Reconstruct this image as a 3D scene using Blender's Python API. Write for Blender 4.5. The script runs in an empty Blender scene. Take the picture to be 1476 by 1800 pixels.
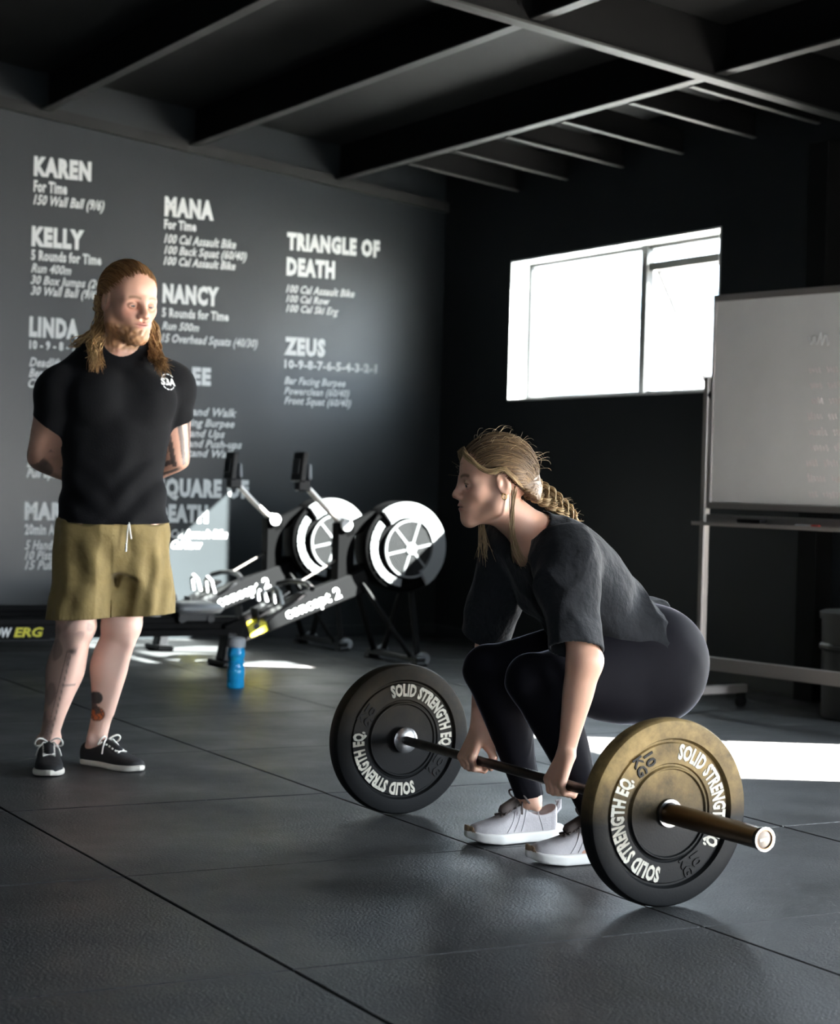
import bpy, bmesh, math, random
import numpy as np
from mathutils import Vector, Matrix

# ------------------------------------------------------------------ camera, sky, sun, exposure
C = bpy.context.scene.collection
SC = bpy.context.scene
cam_d = bpy.data.cameras.new('camera')
cam_d.sensor_fit = 'VERTICAL'; cam_d.sensor_height = 36; cam_d.sensor_width = 29.52
cam_d.lens = 68.65
cam_d.clip_start = 0.1; cam_d.clip_end = 300
cam = bpy.data.objects.new('camera', cam_d); C.objects.link(cam)
_r = Vector((0.87898, -0.47608, 0.02728)); _u = Vector((-0.01636, 0.02707, 0.99950)); _f = Vector((0.47658, 0.87898, -0.01601))
cam.matrix_world = Matrix(((_r.x, _u.x, -_f.x, 0), (_r.y, _u.y, -_f.y, 0), (_r.z, _u.z, -_f.z, 0.9993), (0, 0, 0, 1)))
cam_d.dof.use_dof = True; cam_d.dof.focus_distance = 5.15; cam_d.dof.aperture_fstop = 4.5
SC.camera = cam

world = bpy.data.worlds.new('world'); SC.world = world; world.use_nodes = True
wn = world.node_tree.nodes; wl = world.node_tree.links
bg = wn['Background']; bg.inputs[0].default_value = (0.80, 0.90, 1.0, 1); bg.inputs[1].default_value = 4.8

SUN_DIR = Vector((-1.0, 0.58, -0.88)).normalized()      # direction the light travels
sun_d = bpy.data.lights.new('sun', 'SUN'); sun_d.energy = 80; sun_d.angle = math.radians(0.53); sun_d.color = (1.0, 0.95, 0.88)
sun = bpy.data.objects.new('sun', sun_d); C.objects.link(sun)
sun.rotation_euler = SUN_DIR.to_track_quat('-Z', 'Y').to_euler(); sun.location = (12, 2, 8)

def portal(name, loc, sx, sy):                            # sampling portals filling the openings of the right wall
    d = bpy.data.lights.new(name, 'AREA'); d.shape = 'RECTANGLE'; d.size = sx; d.size_y = sy
    d.cycles.is_portal = True
    o = bpy.data.objects.new(name, d); C.objects.link(o); o.location = loc
    o.rotation_euler = (math.pi/2, 0, math.pi/2)
    return o
XR, YB, XL, YF = 6.15, 11.1, -2.6, -3.2                   # right, back, left and front faces of the room
WIN = (8.16, 10.26, 1.50, 2.355)
DOOR = (4.20, 5.42, 0.0, 1.93)
FILL_OPEN = (-1.1, 1.7, 0.0, 2.7)  # unseen opening added to raise the ambient light
FILL_WIN = (-2.1, -.8, 1.0, 2.5)                                # unseen window added behind the camera for front-left fill
portal('window_light_portal', (XR+.16, (WIN[0]+WIN[1])/2, (WIN[2]+WIN[3])/2), WIN[1]-WIN[0], WIN[3]-WIN[2])
portal('doorway_light_portal', (XR+.14, (DOOR[0]+DOOR[1])/2, DOOR[3]/2), DOOR[1]-DOOR[0], DOOR[3])
portal('fill_light_portal', (XR+.14, (FILL_OPEN[0]+FILL_OPEN[1])/2, FILL_OPEN[3]/2), FILL_OPEN[1]-FILL_OPEN[0], FILL_OPEN[3])

po = portal('front_light_portal', ((FILL_WIN[0]+FILL_WIN[1])/2, YF-.14, (FILL_WIN[2]+FILL_WIN[3])/2), FILL_WIN[1]-FILL_WIN[0], FILL_WIN[3]-FILL_WIN[2]); po.rotation_euler = (math.pi/2, 0, math.pi)

SC.view_settings.view_transform = 'Standard'; SC.view_settings.look = 'None'
SC.view_settings.exposure = 3.05; SC.view_settings.gamma = 1.0; SC.view_settings.use_curve_mapping = False
SC.cycles.use_denoising = True
SC.cycles.max_bounces = 8; SC.cycles.diffuse_bounces = 5; SC.cycles.glossy_bounces = 4; SC.cycles.transmission_bounces = 6
SC.cycles.sample_clamp_indirect = 6.0; SC.cycles.caustics_reflective = False; SC.cycles.caustics_refractive = False

random.seed(7); RNG = np.random.default_rng(11)
PI = math.pi

# ------------------------------------------------------------------ materials
def nd(nt, t, **kw):
    n = nt.nodes.new(t)
    for k, v in kw.items(): setattr(n, k, v)
    return n
def mat(name, col, rough=.5, metal=0., spec=.5, bump=None, var=None, rvar=None, attr=False, sub=0., trans=0., ior=1.45, sheen=0., coat=0., emit=None):
    """bump=(scale, strength, detail); var=(scale, dark, light) multiplies colour by noise; rvar=(scale, lo, hi) roughness noise"""
    m = bpy.data.materials.new(name); m.use_nodes = True
    nt = m.node_tree; b = nt.nodes['Principled BSDF']
    b.inputs['Base Color'].default_value = (*col, 1); b.inputs['Roughness'].default_value = rough
    b.inputs['Metallic'].default_value = metal; b.inputs['Specular IOR Level'].default_value = spec
    b.inputs['IOR'].default_value = ior
    b.inputs['Transmission Weight'].default_value = trans
    b.inputs['Sheen Weight'].default_value = sheen
    b.inputs['Coat Weight'].default_value = coat
    if sub:
        b.inputs['Subsurface Weight'].default_value = sub; b.inputs['Subsurface Radius'].default_value = (.012, .005, .003); b.inputs['Subsurface Scale'].default_value = 1.0
    L = nt.links
    tc = nd(nt, 'ShaderNodeTexCoord')
    src = None
    if attr:
        a = nd(nt, 'ShaderNodeAttribute'); a.attribute_name = 'Col'; src = a.outputs['Color']
        L.new(src, b.inputs['Base Color'])
    if var:
        n = nd(nt, 'ShaderNodeTexNoise'); n.inputs['Scale'].default_value = var[0]; n.inputs['Detail'].default_value = 6; n.inputs['Roughness'].default_value = .6
        L.new(tc.outputs['Object'], n.inputs['Vector'])
        r = nd(nt, 'ShaderNodeMapRange'); r.inputs['From Min'].default_value = .3; r.inputs['From Max'].default_value = .7
        r.inputs['To Min'].default_value = var[1]; r.inputs['To Max'].default_value = var[2]
        L.new(n.outputs['Fac'], r.inputs['Value'])
        mx = nd(nt, 'ShaderNodeMix', data_type='RGBA', blend_type='MULTIPLY'); mx.inputs['Factor'].default_value = 1
        if src is not None: L.new(src, mx.inputs['A'])
        else: mx.inputs['A'].default_value = (*col, 1)
        L.new(r.outputs['Result'], mx.inputs['B']); L.new(mx.outputs['Result'], b.inputs['Base Color'])
    if rvar:
        n = nd(nt, 'ShaderNodeTexNoise'); n.inputs['Scale'].default_value = rvar[0]; n.inputs['Detail'].default_value = 4
        L.new(tc.outputs['Object'], n.inputs['Vector'])
        r = nd(nt, 'ShaderNodeMapRange'); r.inputs['From Min'].default_value = .3; r.inputs['From Max'].default_value = .7
        r.inputs['To Min'].default_value = rvar[1]; r.inputs['To Max'].default_value = rvar[2]
        L.new(n.outputs['Fac'], r.inputs['Value']); L.new(r.outputs['Result'], b.inputs['Roughness'])
    if bump:
        n = nd(nt, 'ShaderNodeTexNoise'); n.inputs['Scale'].default_value = bump[0]; n.inputs['Detail'].default_value = bump[2] if len(bump) > 2 else 3
        L.new(tc.outputs['Object'], n.inputs['Vector'])
        bp = nd(nt, 'ShaderNodeBump'); bp.inputs['Strength'].default_value = bump[1]; bp.inputs['Distance'].default_value = bump[3] if len(bump) > 3 else .004
        L.new(n.outputs['Fac'], bp.inputs['Height']); L.new(bp.outputs['Normal'], b.inputs['Normal'])
    return m

M = {}
M['wall'] = mat('charcoal_wall_paint', (.0155, .0185, .0205), .36, spec=.52, var=(1.3, .85, 1.15))
M['wall_dark'] = mat('black_wall_paint', (.010, .0112, .0125), .55, spec=.25, var=(1.1, .8, 1.25), bump=(60, .08))
M['ceiling'] = mat('dark_roof_lining', (.013, .0132, .013), .75, spec=.2, var=(1.0, .7, 1.3))
M['steel_dark'] = mat('dark_painted_steel', (.0045, .0044, .0043), .7, spec=.12, var=(3, .8, 1.2))  # beam webs use it too, their shade put into the colour
M['slab'] = mat('concrete_slab', (.02, .02, .02), .8)
M['flange'] = mat('grey_steel', (.026, .0255, .0245), .6, spec=.25, var=(4, .8, 1.15))  # beam flanges paler than webs: floor bounce light put into the colour
M['white_print'] = mat('white_wall_vinyl', (.80, .80, .78), .5)
M['win_frame'] = mat('black_added_window_frame', (.03, .03, .03), .4)
M['jamb'] = mat('white_window_reveal', (.75, .75, .73), .5)
M['concrete'] = mat('sunlit_concrete', (.46, .455, .44), .85, var=(2, .85, 1.1))
M['render_white'] = mat('pale_building_render', (.75, .77, .78), .8)
M['bluepale'] = mat('pale_blue_panel', (.45, .55, .62), .6)
M['bar_black'] = mat('worn_black_steel', (.035, .03, .026), .38, metal=.6, var=(30, .6, 1.3), rvar=(25, .28, .5))
M['sleeve_steel'] = mat('bronzed_bar_sleeve', (.095, .050, .019), .30, metal=.85, var=(9, .75, 1.2), rvar=(12, .26, .36))
M['chrome'] = mat('bright_steel', (.30, .30, .30), .27, metal=1.)
M['dull_steel'] = mat('dull_steel', (.09, .09, .09), .32, metal=1.)
M['decal'] = mat('cream_print', (.52, .49, .41), .6, var=(60, .8, 1.1))
M['rubber_letter'] = mat('raised_rubber', (.007, .007, .0075), .6, spec=.15)
M['alu'] = mat('anodised_aluminium', (.42, .38, .35), .38, metal=.7)
M['board'] = mat('whiteboard_enamel', (.84, .81, .77), .35, spec=.5, var=(3, .94, 1.03))
M['ink_grey'] = mat('wiped_grey_marker', (.68, .67, .65), .5)
M['ink_red'] = mat('wiped_red_marker', (.78, .68, .65), .5)
M['black_plastic'] = mat('black_plastic', (.008, .008, .009), .42, spec=.35)
M['grey_plastic'] = mat('grey_plastic', (.30, .31, .32), .45)
M['light_plastic'] = mat('pale_grey_plastic', (.60, .61, .61), .42)
M['rower_frame'] = mat('black_powder_coat', (.0016, .0016, .0018), .55, spec=.10)
M['grille'] = mat('silver_grille', (.022, .0225, .023), .5, spec=.1)
M['cover'] = mat('fan_cover_plastic', (.17, .175, .178), .5, spec=.2)
M['deep_black'] = mat('deep_black_plastic', (.0009, .0009, .0010), .7, spec=.04)
M['yellow'] = mat('yellow_decal', (.62, .56, .02), .5)
M['screen'] = mat('dark_screen', (.02, .02, .02), .15)
M['bin'] = mat('dark_grey_plastic_drum', (.020, .020, .019), .5)
M['bottle'] = mat('blue_translucent_plastic', (.02, .44, .90), .15, trans=.35, ior=1.35)
M['red'] = mat('red_plastic', (.55, .05, .03), .4)
M['skin_w'] = mat('fair_skin_woman', (.6, .35, .26), .48, attr=True, sub=.12, bump=(260, .08, 2, .001))
M['skin_m'] = mat('fair_skin_man', (.6, .35, .26), .48, attr=True, sub=.12, bump=(260, .10, 2, .001))
M['hair_w'] = mat('dark_blonde_hair', (.3, .2, .1), .5, attr=True, spec=.28)
M['hair_m'] = mat('reddish_blond_hair', (.3, .2, .1), .5, attr=True, spec=.3)
M['eye'] = mat('eye', (.8, .8, .8), .35, attr=True)
M['tee_w'] = mat('washed_black_cotton', (.0115, .0122, .0142), .85, spec=.15, sheen=.07, bump=(24, .55, 4, .014), var=(9, .85, 1.15))
M['tee_m'] = mat('black_cotton', (.0040, .0040, .0048), .85, spec=.12, sheen=.03, bump=(220, .2))
M['leggings'] = mat('black_stretch_leggings', (.0042, .0038, .0058), .8, spec=.1, sheen=.42)
b_ = M['leggings'].node_tree.nodes['Principled BSDF']; b_.inputs['Sheen Roughness'].default_value = .22; b_.inputs['Sheen Tint'].default_value = (.85, .85, 1, 1)
M['khaki'] = mat('olive_khaki_cotton', (.215, .155, .058), .75, spec=.25, sheen=.1, bump=(26, .45, 5, .010), var=(14, .88, 1.10))
M['canvas'] = mat('black_canvas', (.012, .012, .013), .8, bump=(300, .3))
M['white_rubber'] = mat('off_white_rubber', (.72, .68, .60), .55)
M['lace_white'] = mat('white_cotton_lace', (.80, .77, .70), .8)
M['knit'] = mat('pale_grey_knit', (.43, .405, .41), .75, var=(40, .9, 1.08), bump=(240, .25))
M['knit_dark'] = mat('brown_grey_tongue', (.085, .066, .06), .8)
M['foam'] = mat('white_foam_midsole', (.68, .66, .625), .55)
M['gold'] = mat('gold', (.85, .55, .18), .25, metal=1.)
M['hair_tie'] = mat('dark_hair_tie', (.05, .03, .02), .6)

# rubber floor mats: speckle, scuffs and dust, tone slightly different on every mat
def make_rubber():
    m = mat('black_rubber_mat', (.05, .052, .054), .5, spec=.5)
    nt = m.node_tree; b = nt.nodes['Principled BSDF']; L = nt.links
    geo = nd(nt, 'ShaderNodeNewGeometry'); oi = nd(nt, 'ShaderNodeObjectInfo')
    def noise(s, d, r=.6):
        n = nd(nt, 'ShaderNodeTexNoise'); n.inputs['Scale'].default_value = s; n.inputs['Detail'].default_value = d; n.inputs['Roughness'].default_value = r
        L.new(geo.outputs['Position'], n.inputs['Vector']); return n.outputs['Fac']
    def rng(v, a, b_, c, d):
        r = nd(nt, 'ShaderNodeMapRange'); L.new(v, r.inputs['Value'])
        for k, x in zip(('From Min', 'From Max', 'To Min', 'To Max'), (a, b_, c, d)): r.inputs[k].default_value = x
        return r.outputs['Result']
    def mul(a, b_, op='MULTIPLY'):
        n = nd(nt, 'ShaderNodeMath', operation=op); L.new(a, n.inputs[0])
        if isinstance(b_, float): n.inputs[1].default_value = b_
        else: L.new(b_, n.inputs[1])
        return n.outputs[0]
    big = rng(noise(1.1, 7), .3, .7, .75, 1.25)
    grain = rng(noise(170, 3, .75), .32, .68, .45, 1.6)
    per = rng(oi.outputs['Random'], 0, 1, .88, 1.12)
    dust = rng(noise(5.5, 9, .72), .60, .80, 0., 1.)
    fleck = rng(noise(95, 1), .755, .79, 0., 1.)
    val = mul(mul(mul(big, grain), per), .029)
    val = mul(val, mul(dust, .020), 'ADD'); val = mul(val, mul(fleck, .16), 'ADD')
    cc = nd(nt, 'ShaderNodeCombineColor'); 
    L.new(mul(val, .965), cc.inputs[0]); L.new(val, cc.inputs[1]); L.new(mul(val, 1.02), cc.inputs[2])
    L.new(cc.outputs[0], b.inputs['Base Color'])
    L.new(rng(noise(2.3, 6), .3, .7, .34, .56), b.inputs['Roughness'])
    bp = nd(nt, 'ShaderNodeBump'); bp.inputs['Strength'].default_value = .6; bp.inputs['Distance'].default_value = .004
    L.new(noise(130, 3), bp.inputs['Height']); L.new(bp.outputs['Normal'], b.inputs['Normal'])
    return m
M['rubber'] = make_rubber()

# bumper plate rubber: warm reflection painted as mottled ochre on the upper face
def make_plate(name, amount):
    m = mat(name, (.02, .02, .021), .5, spec=.09)
    nt = m.node_tree; b = nt.nodes['Principled BSDF']; L = nt.links
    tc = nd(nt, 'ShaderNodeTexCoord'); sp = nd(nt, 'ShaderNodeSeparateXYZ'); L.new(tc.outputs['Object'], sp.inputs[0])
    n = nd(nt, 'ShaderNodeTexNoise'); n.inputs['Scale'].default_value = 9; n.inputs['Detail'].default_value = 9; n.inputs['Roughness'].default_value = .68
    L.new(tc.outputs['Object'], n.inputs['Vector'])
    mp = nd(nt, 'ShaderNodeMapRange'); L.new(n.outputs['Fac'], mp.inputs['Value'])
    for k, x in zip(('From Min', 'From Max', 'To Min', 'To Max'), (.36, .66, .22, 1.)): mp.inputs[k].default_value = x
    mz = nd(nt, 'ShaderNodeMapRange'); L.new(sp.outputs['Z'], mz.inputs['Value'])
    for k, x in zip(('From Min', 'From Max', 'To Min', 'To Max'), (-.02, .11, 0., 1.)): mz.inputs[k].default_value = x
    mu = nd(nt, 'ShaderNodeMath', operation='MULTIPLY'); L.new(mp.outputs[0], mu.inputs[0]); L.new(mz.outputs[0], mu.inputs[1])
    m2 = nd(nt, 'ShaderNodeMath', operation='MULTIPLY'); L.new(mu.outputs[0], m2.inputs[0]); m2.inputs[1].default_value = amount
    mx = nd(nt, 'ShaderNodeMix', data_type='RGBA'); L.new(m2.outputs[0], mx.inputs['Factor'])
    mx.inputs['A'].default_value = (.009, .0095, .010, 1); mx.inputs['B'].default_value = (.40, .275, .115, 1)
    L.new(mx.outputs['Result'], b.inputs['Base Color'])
    n2 = nd(nt, 'ShaderNodeTexNoise'); n2.inputs['Scale'].default_value = 160; L.new(tc.outputs['Object'], n2.inputs['Vector'])
    bp = nd(nt, 'ShaderNodeBump'); bp.inputs['Strength'].default_value = .12; bp.inputs['Distance'].default_value = .002
    L.new(n2.outputs['Fac'], bp.inputs['Height']); L.new(bp.outputs['Normal'], b.inputs['Normal'])
    return m
M['plate_reflect'] = make_plate('reflection_tinted_rubber', .85)
M['plate_plain'] = make_plate('black_bumper_rubber', .06)

# ------------------------------------------------------------------ mesh helpers
def link(o, parent=None):
    C.objects.link(o)
    if parent is not None: o.parent = parent
    return o
def obj(name, bm, m, parent=None, smooth=False, loc=None):
    me = bpy.data.meshes.new(name); bm.normal_update(); bm.to_mesh(me); bm.free()
    if m is not None: me.materials.append(m)
    if smooth:
        me.polygons.foreach_set('use_smooth', [True]*len(me.polygons))
        try: me.set_sharp_from_angle(angle=math.radians(38))
        except Exception: pass
    o = bpy.data.objects.new(name, me); link(o, parent)
    if loc is not None: o.location = loc
    return o
def empty(name, loc=(0, 0, 0), rz=0.):
    o = bpy.data.objects.new(name, None); C.objects.link(o); o.location = loc; o.rotation_euler = (0, 0, rz); o.empty_display_size = .1
    return o
def tag(o, label=None, cat=None, group=None, kind=None):
    if label: o['label'] = label
    if cat: o['category'] = cat
    if group: o['group'] = group
    if kind: o['kind'] = kind
    return o
def copy_tree(o, parent=None):
    c = o.copy(); C.objects.link(c)
    if parent is not None: c.parent = parent
    for ch in list(o.children): copy_tree(ch, c)
    return c
def box(bm, lo, hi, bev=0., seg=1):
    lo = Vector(lo); hi = Vector(hi)
    r = bmesh.ops.create_cube(bm, size=1.)
    vs = r['verts']
    for v in vs:
        v.co = Vector((lo[i] + (v.co[i]+.5)*(hi[i]-lo[i]) for i in range(3)))
    if bev > 0:
        es = list({e for v in vs for e in v.link_edges})
        bmesh.ops.bevel(bm, geom=es, offset=bev, segments=seg, affect='EDGES', profile=.5)
def obox(bm, p0, p1, w, h, bev=0., up=(0, 0, 1)):
    """bar of section w (sideways) x h (along up) from p0 to p1"""
    p0 = Vector(p0); p1 = Vector(p1); z = (p1-p0); L = z.length; z.normalize()
    x = Vector(up).cross(z)
    if x.length < 1e-4: x = Vector((1, 0, 0)).cross(z)
    x.normalize(); y = z.cross(x)
    n0 = len(bm.verts)
    box(bm, (-w/2, -h/2, 0), (w/2, h/2, L), bev)
    bm.verts.ensure_lookup_table()
    mtx = Matrix(((x.x, y.x, z.x, p0.x), (x.y, y.y, z.y, p0.y), (x.z, y.z, z.z, p0.z), (0, 0, 0, 1)))
    for v in bm.verts[n0:]: v.co = mtx @ v.co
def tube(bm, pts, r, n=8, caps=True, closed=False):
    """round tube along a polyline; r number or list"""
    P = [Vector(p) for p in pts]; m = len(P)
    R = r if isinstance(r, (list, tuple)) else [r]*m
    rings = []; nrm = None
    for i in range(m):
        if closed: t = (P[(i+1) % m]-P[i-1])
        else: t = (P[min(i+1, m-1)]-P[max(i-1, 0)])
        if t.length < 1e-9: t = Vector((0, 0, 1))
        t.normalize()
        if nrm is None:
            nrm = t.orthogonal().normalized()
        nrm = (nrm - t*nrm.dot(t))
        if nrm.length < 1e-6: nrm = t.orthogonal()
        nrm.normalize(); b = t.cross(nrm)
        rings.append([bm.verts.new(P[i] + (nrm*math.cos(2*PI*k/n)+b*math.sin(2*PI*k/n))*R[i]) for k in range(n)])
    for i in range(m if closed else m-1):
        a, b = rings[i], rings[(i+1) % m]
        for k in range(n): bm.faces.new((a[k], a[(k+1) % n], b[(k+1) % n], b[k]))
    if caps and not closed:
        bm.faces.new(rings[0][::-1]); bm.faces.new(rings[-1])
def lathe(bm, prof, n=48, axis='Y', c=(0, 0, 0), closed=False):
    """prof: list of (r, h) revolved about an axis through c"""
    c = Vector(c); rings = []
    for r, h in prof:
        ring = []
        for k in range(n):
            a = 2*PI*k/n; x, y = r*math.cos(a), r*math.sin(a)
            v = {'Y': Vector((x, h, y)), 'Z': Vector((x, y, h)), 'X': Vector((h, x, y))}[axis]
            ring.append(bm.verts.new(c+v))
        rings.append(ring)
    m = len(rings)
    for i in range(m if closed else m-1):
        a, b = rings[i], rings[(i+1) % m]
        for k in range(n):
            q = (a[k], a[(k+1) % n], b[(k+1) % n], b[k])
            try: bm.faces.new(q)
            except ValueError: pass
    if not closed:
        if prof[0][0] > 1e-5: bm.faces.new(rings[0][::-1])
        if prof[-1][0] > 1e-5: bm.faces.new(rings[-1])
    bmesh.ops.remove_doubles(bm, verts=bm.verts, dist=1e-6)
    bmesh.ops.recalc_face_normals(bm, faces=bm.faces)
def prism(bm, poly, y0, y1, mtx=None):
    """polygon in (x, z) extruded from y0 to y1"""
    a = [bm.verts.new((x, y0, z)) for x, z in poly]; b = [bm.verts.new((x, y1, z)) for x, z in poly]
    n = len(poly)
    fs = [bm.faces.new(a), bm.faces.new(b[::-1])]
    for i in range(n): fs.append(bm.faces.new((a[(i+1) % n], a[i], b[i], b[(i+1) % n])))
    bmesh.ops.recalc_face_normals(bm, faces=fs)
    if mtx is not None:
        for v in a+b: v.co = mtx @ v.co
def text_mesh(s, off=0., shear=0., ext=.001, spacing=1.):
    """mesh of one line of lettering in the x-y plane, returned with its bounds"""
    cu = bpy.data.curves.new('lettering', 'FONT'); cu.body = s; cu.size = 1.; cu.offset = off; cu.shear = shear
    cu.extrude = ext; cu.resolution_u = 2; cu.space_character = spacing
    o = bpy.data.objects.new('lettering', cu); C.objects.link(o)
    dg = bpy.context.evaluated_depsgraph_get(); dg.update()
    me = bpy.data.meshes.new_from_object(o.evaluated_get(dg))
    bpy.data.objects.remove(o); bpy.data.curves.remove(cu)
    co = np.empty(len(me.vertices)*3); me.vertices.foreach_get('co', co); co = co.reshape(-1, 3)
    return me, co
CAP_H = None
def cap_height(off):
    me, co = text_mesh('H', off); return co[:, 1].min(), co[:, 1].max()
def join_np(parts, name, m, parent=None):
    """parts: list of (co Nx3, mesh with polygons) -> one object"""
    V = []; F = []; o = 0
    for co, me in parts:
        V.append(co)
        for p in me.polygons: F.append(tuple(v+o for v in p.vertices))
        o += len(co)
    me = bpy.data.meshes.new(name); me.from_pydata(np.concatenate(V).tolist(), [], F); me.materials.append(m)
    me.validate(); 
    return link(bpy.data.objects.new(name, me), parent)
# ------------------------------------------------------------------ the room
def roof_z(x): return 3.12 - .115*(x-3.2)              # underside of the purlins
def struct(name, bm, m, parent=None, label=None):
    o = obj(name, bm, m, parent)
    if parent is None: o['kind'] = 'structure'
    if label: o['label'] = label
    return o

# floor: concrete slab with rubber mats laid on it, seams on a 1.03 x 0.99 m grid
bm = bmesh.new(); box(bm, (XL-.1, YF-.1, -.15), (XR+.02, YB+.1, -.02)); floor = struct('floor', bm, M['slab'], None, 'black rubber mat floor of the gym')
xs_ = [XL] + [1.677+1.03*k for k in range(-4, 5) if XL+.05 < 1.677+1.03*k < XR-.02] + [XR]
ys_ = [YF] + [3.585+.992*k for k in range(-7, 9) if YF+.05 < 3.585+.992*k < YB-.05] + [YB]
mat_cache = {}
for i in range(len(xs_)-1):
    for j in range(len(ys_)-1):
        w, d = round(xs_[i+1]-xs_[i], 3), round(ys_[j+1]-ys_[j], 3)
        if (w, d) not in mat_cache:
            b2 = bmesh.new(); g = .0032
            box(b2, (g, g*.7, -.02), (w-g, d-g*.7, 0), .0018)
            me = bpy.data.meshes.new('rubber_mat'); b2.to_mesh(me); b2.free(); me.materials.append(M['rubber']); mat_cache[(w, d)] = me
        o = bpy.data.objects.new('rubber_mat', mat_cache[(w, d)]); link(o, floor); o.location = (xs_[i], ys_[j], -random.random()*.0012)

H0, H1 = roof_z(XL)+.25, roof_z(XR)+.25
def wall_poly_x(bm, y0, y1):                            # wall across X with the sloping top
    prism(bm, [(XL-.12, -.15), (XR+.12, -.15), (XR+.12, roof_z(XR+.12)+.24), (XL-.12, roof_z(XL-.12)+.24)], y0, y1)
bm = bmesh.new(); wall_poly_x(bm, YB, YB+.12); wall_back = struct('wall_back', bm, M['wall'], None, 'charcoal wall with white workout lettering')
bm = bmesh.new(); a_, b_, c_, d_ = FILL_WIN
prism(bm, [(XL-.12, -.15), (a_, -.15), (a_, roof_z(a_)+.24), (XL-.12, roof_z(XL-.12)+.24)], YF-.12, YF)
prism(bm, [(b_, -.15), (XR+.12, -.15), (XR+.12, roof_z(XR+.12)+.24), (b_, roof_z(b_)+.24)], YF-.12, YF)
prism(bm, [(a_, d_), (b_, d_), (b_, roof_z(b_)+.24), (a_, roof_z(a_)+.24)], YF-.12, YF); prism(bm, [(a_, -.15), (b_, -.15), (b_, c_), (a_, c_)], YF-.12, YF)
struct('wall_front', bm, M['wall'])
bm = bmesh.new(); box(bm, (a_, YF-.10, c_), (a_+.04, YF-.05, d_)); box(bm, (b_-.04, YF-.10, c_), (b_, YF-.05, d_)); box(bm, (a_, YF-.10, c_), (b_, YF-.05, c_+.04)); box(bm, (a_, YF-.10, d_-.04), (b_, YF-.05, d_)); box(bm, ((a_+b_)/2-.02, YF-.10, c_), ((a_+b_)/2+.02, YF-.05, d_))
struct('added_window', bm, M['win_frame'])  # frame of the added fill window
bm = bmesh.new(); box(bm, (XL-.12, YF, -.15), (XL, YB, H0)); struct('wall_left', bm, M['wall'])
def wall_holes(bm, x0, x1, y0, y1, z1, holes):
    ys = sorted({y0, y1, *[h[0] for h in holes], *[h[1] for h in holes]})
    for a, b in zip(ys[:-1], ys[1:]):
        hs = [h for h in holes if h[0] <= a+1e-6 and h[1] >= b-1e-6]
        z = -.15
        for h in hs:
            if h[2] > z+1e-4: box(bm, (x0, a, z), (x1, b, h[2]))
            z = h[3]
        box(bm, (x0, a, z), (x1, b, z1))
bm = bmesh.new(); wall_holes(bm, XR, XR+.12, YF, YB, H1, [WIN, (DOOR[0], DOOR[1], -.15, DOOR[3]), (FILL_OPEN[0], FILL_OPEN[1], -.15, FILL_OPEN[3])])
wall_right = struct('wall_right', bm, M['wall_dark'], None, 'dark window wall on the right')

# steel column standing proud of the right wall under the rafter
bm = bmesh.new(); box(bm, (XR-.10, 7.22, 0), (XR, 7.36, roof_z(XR)-.12), .004); struct('column', bm, M['steel_dark'], wall_right)

# ceiling: roof lining above, C purlins running away from the camera, a rafter across, battens
def slope_box(bm, x0, x1, y0, y1, dz0, dz1):
    v = [bm.verts.new((x, y, roof_z(x)+dz)) for x, y, dz in
         ((x0, y0, dz0), (x1, y0, dz0), (x1, y1, dz0), (x0, y1, dz0), (x0, y0, dz1), (x1, y0, dz1), (x1, y1, dz1), (x0, y1, dz1))]
    for f in ((0, 3, 2, 1), (4, 5, 6, 7), (0, 1, 5, 4), (1, 2, 6, 5), (2, 3, 7, 6), (3, 0, 4, 7)): bm.faces.new([v[i] for i in f])
bm = bmesh.new(); slope_box(bm, XL-.12, XR+.12, YF-.12, YB+.12, .225, .30); ceiling = struct('ceiling', bm, M['ceiling'], None, 'dark sloping roof lining with steel purlins')
for x in (5.35, 4.37, 3.45, 2.5, 1.55, .6, -.35, -1.3, -2.2):
    bm = bmesh.new(); box(bm, (x+.03, YF, roof_z(x)), (x+.04, YB, roof_z(x)+.235)); p_ = struct('purlin', bm, M['steel_dark'], ceiling)
    bm = bmesh.new(); box(bm, (x-.025, YF, roof_z(x)-.006), (x+.04, YB, roof_z(x)+.004), .001); struct('purlin_flange', bm, M['flange'], p_)
for y in (7.16, 2.2, -1.6):
    bm = bmesh.new(); slope_box(bm, XL, XR, y-.01, y+.01, -.03, .22); r_ = struct('rafter', bm, M['steel_dark'], ceiling)
    bm = bmesh.new(); slope_box(bm, XL, XR, y-.04, y+.04, -.040, -.028); struct('rafter_flange', bm, M['flange'], r_)
for y in (10.2, 9.65, 9.08, 8.52, 7.91, 7.42):
    bm = bmesh.new(); slope_box(bm, 5.39, XR, y-.006, y+.006, .0, .12); b_ = struct('batten', bm, M['steel_dark'], ceiling)
    bm = bmesh.new(); slope_box(bm, 5.39, XR, y-.018, y+.018, -.008, .0); struct('batten_flange', bm, M['flange'], b_)
# cornice strip along the sloping head of the text wall
bm = bmesh.new(); slope_box(bm, XL, XR, YB-.045, YB, -.045, .02); o = struct('trim_1', bm, M['flange'], None, 'grey steel strip along the top of the lettered wall')
# skirting
bm = bmesh.new(); box(bm, (XL, YB-.014, 0), (XR, YB, .07), .003); struct('baseboard_back', bm, M['wall'])
bm = bmesh.new(); box(bm, (XR-.014, DOOR[1]+.06, 0), (XR, YB-.02, .07), .003); struct('baseboard_right', bm, M['wall'])

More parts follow.
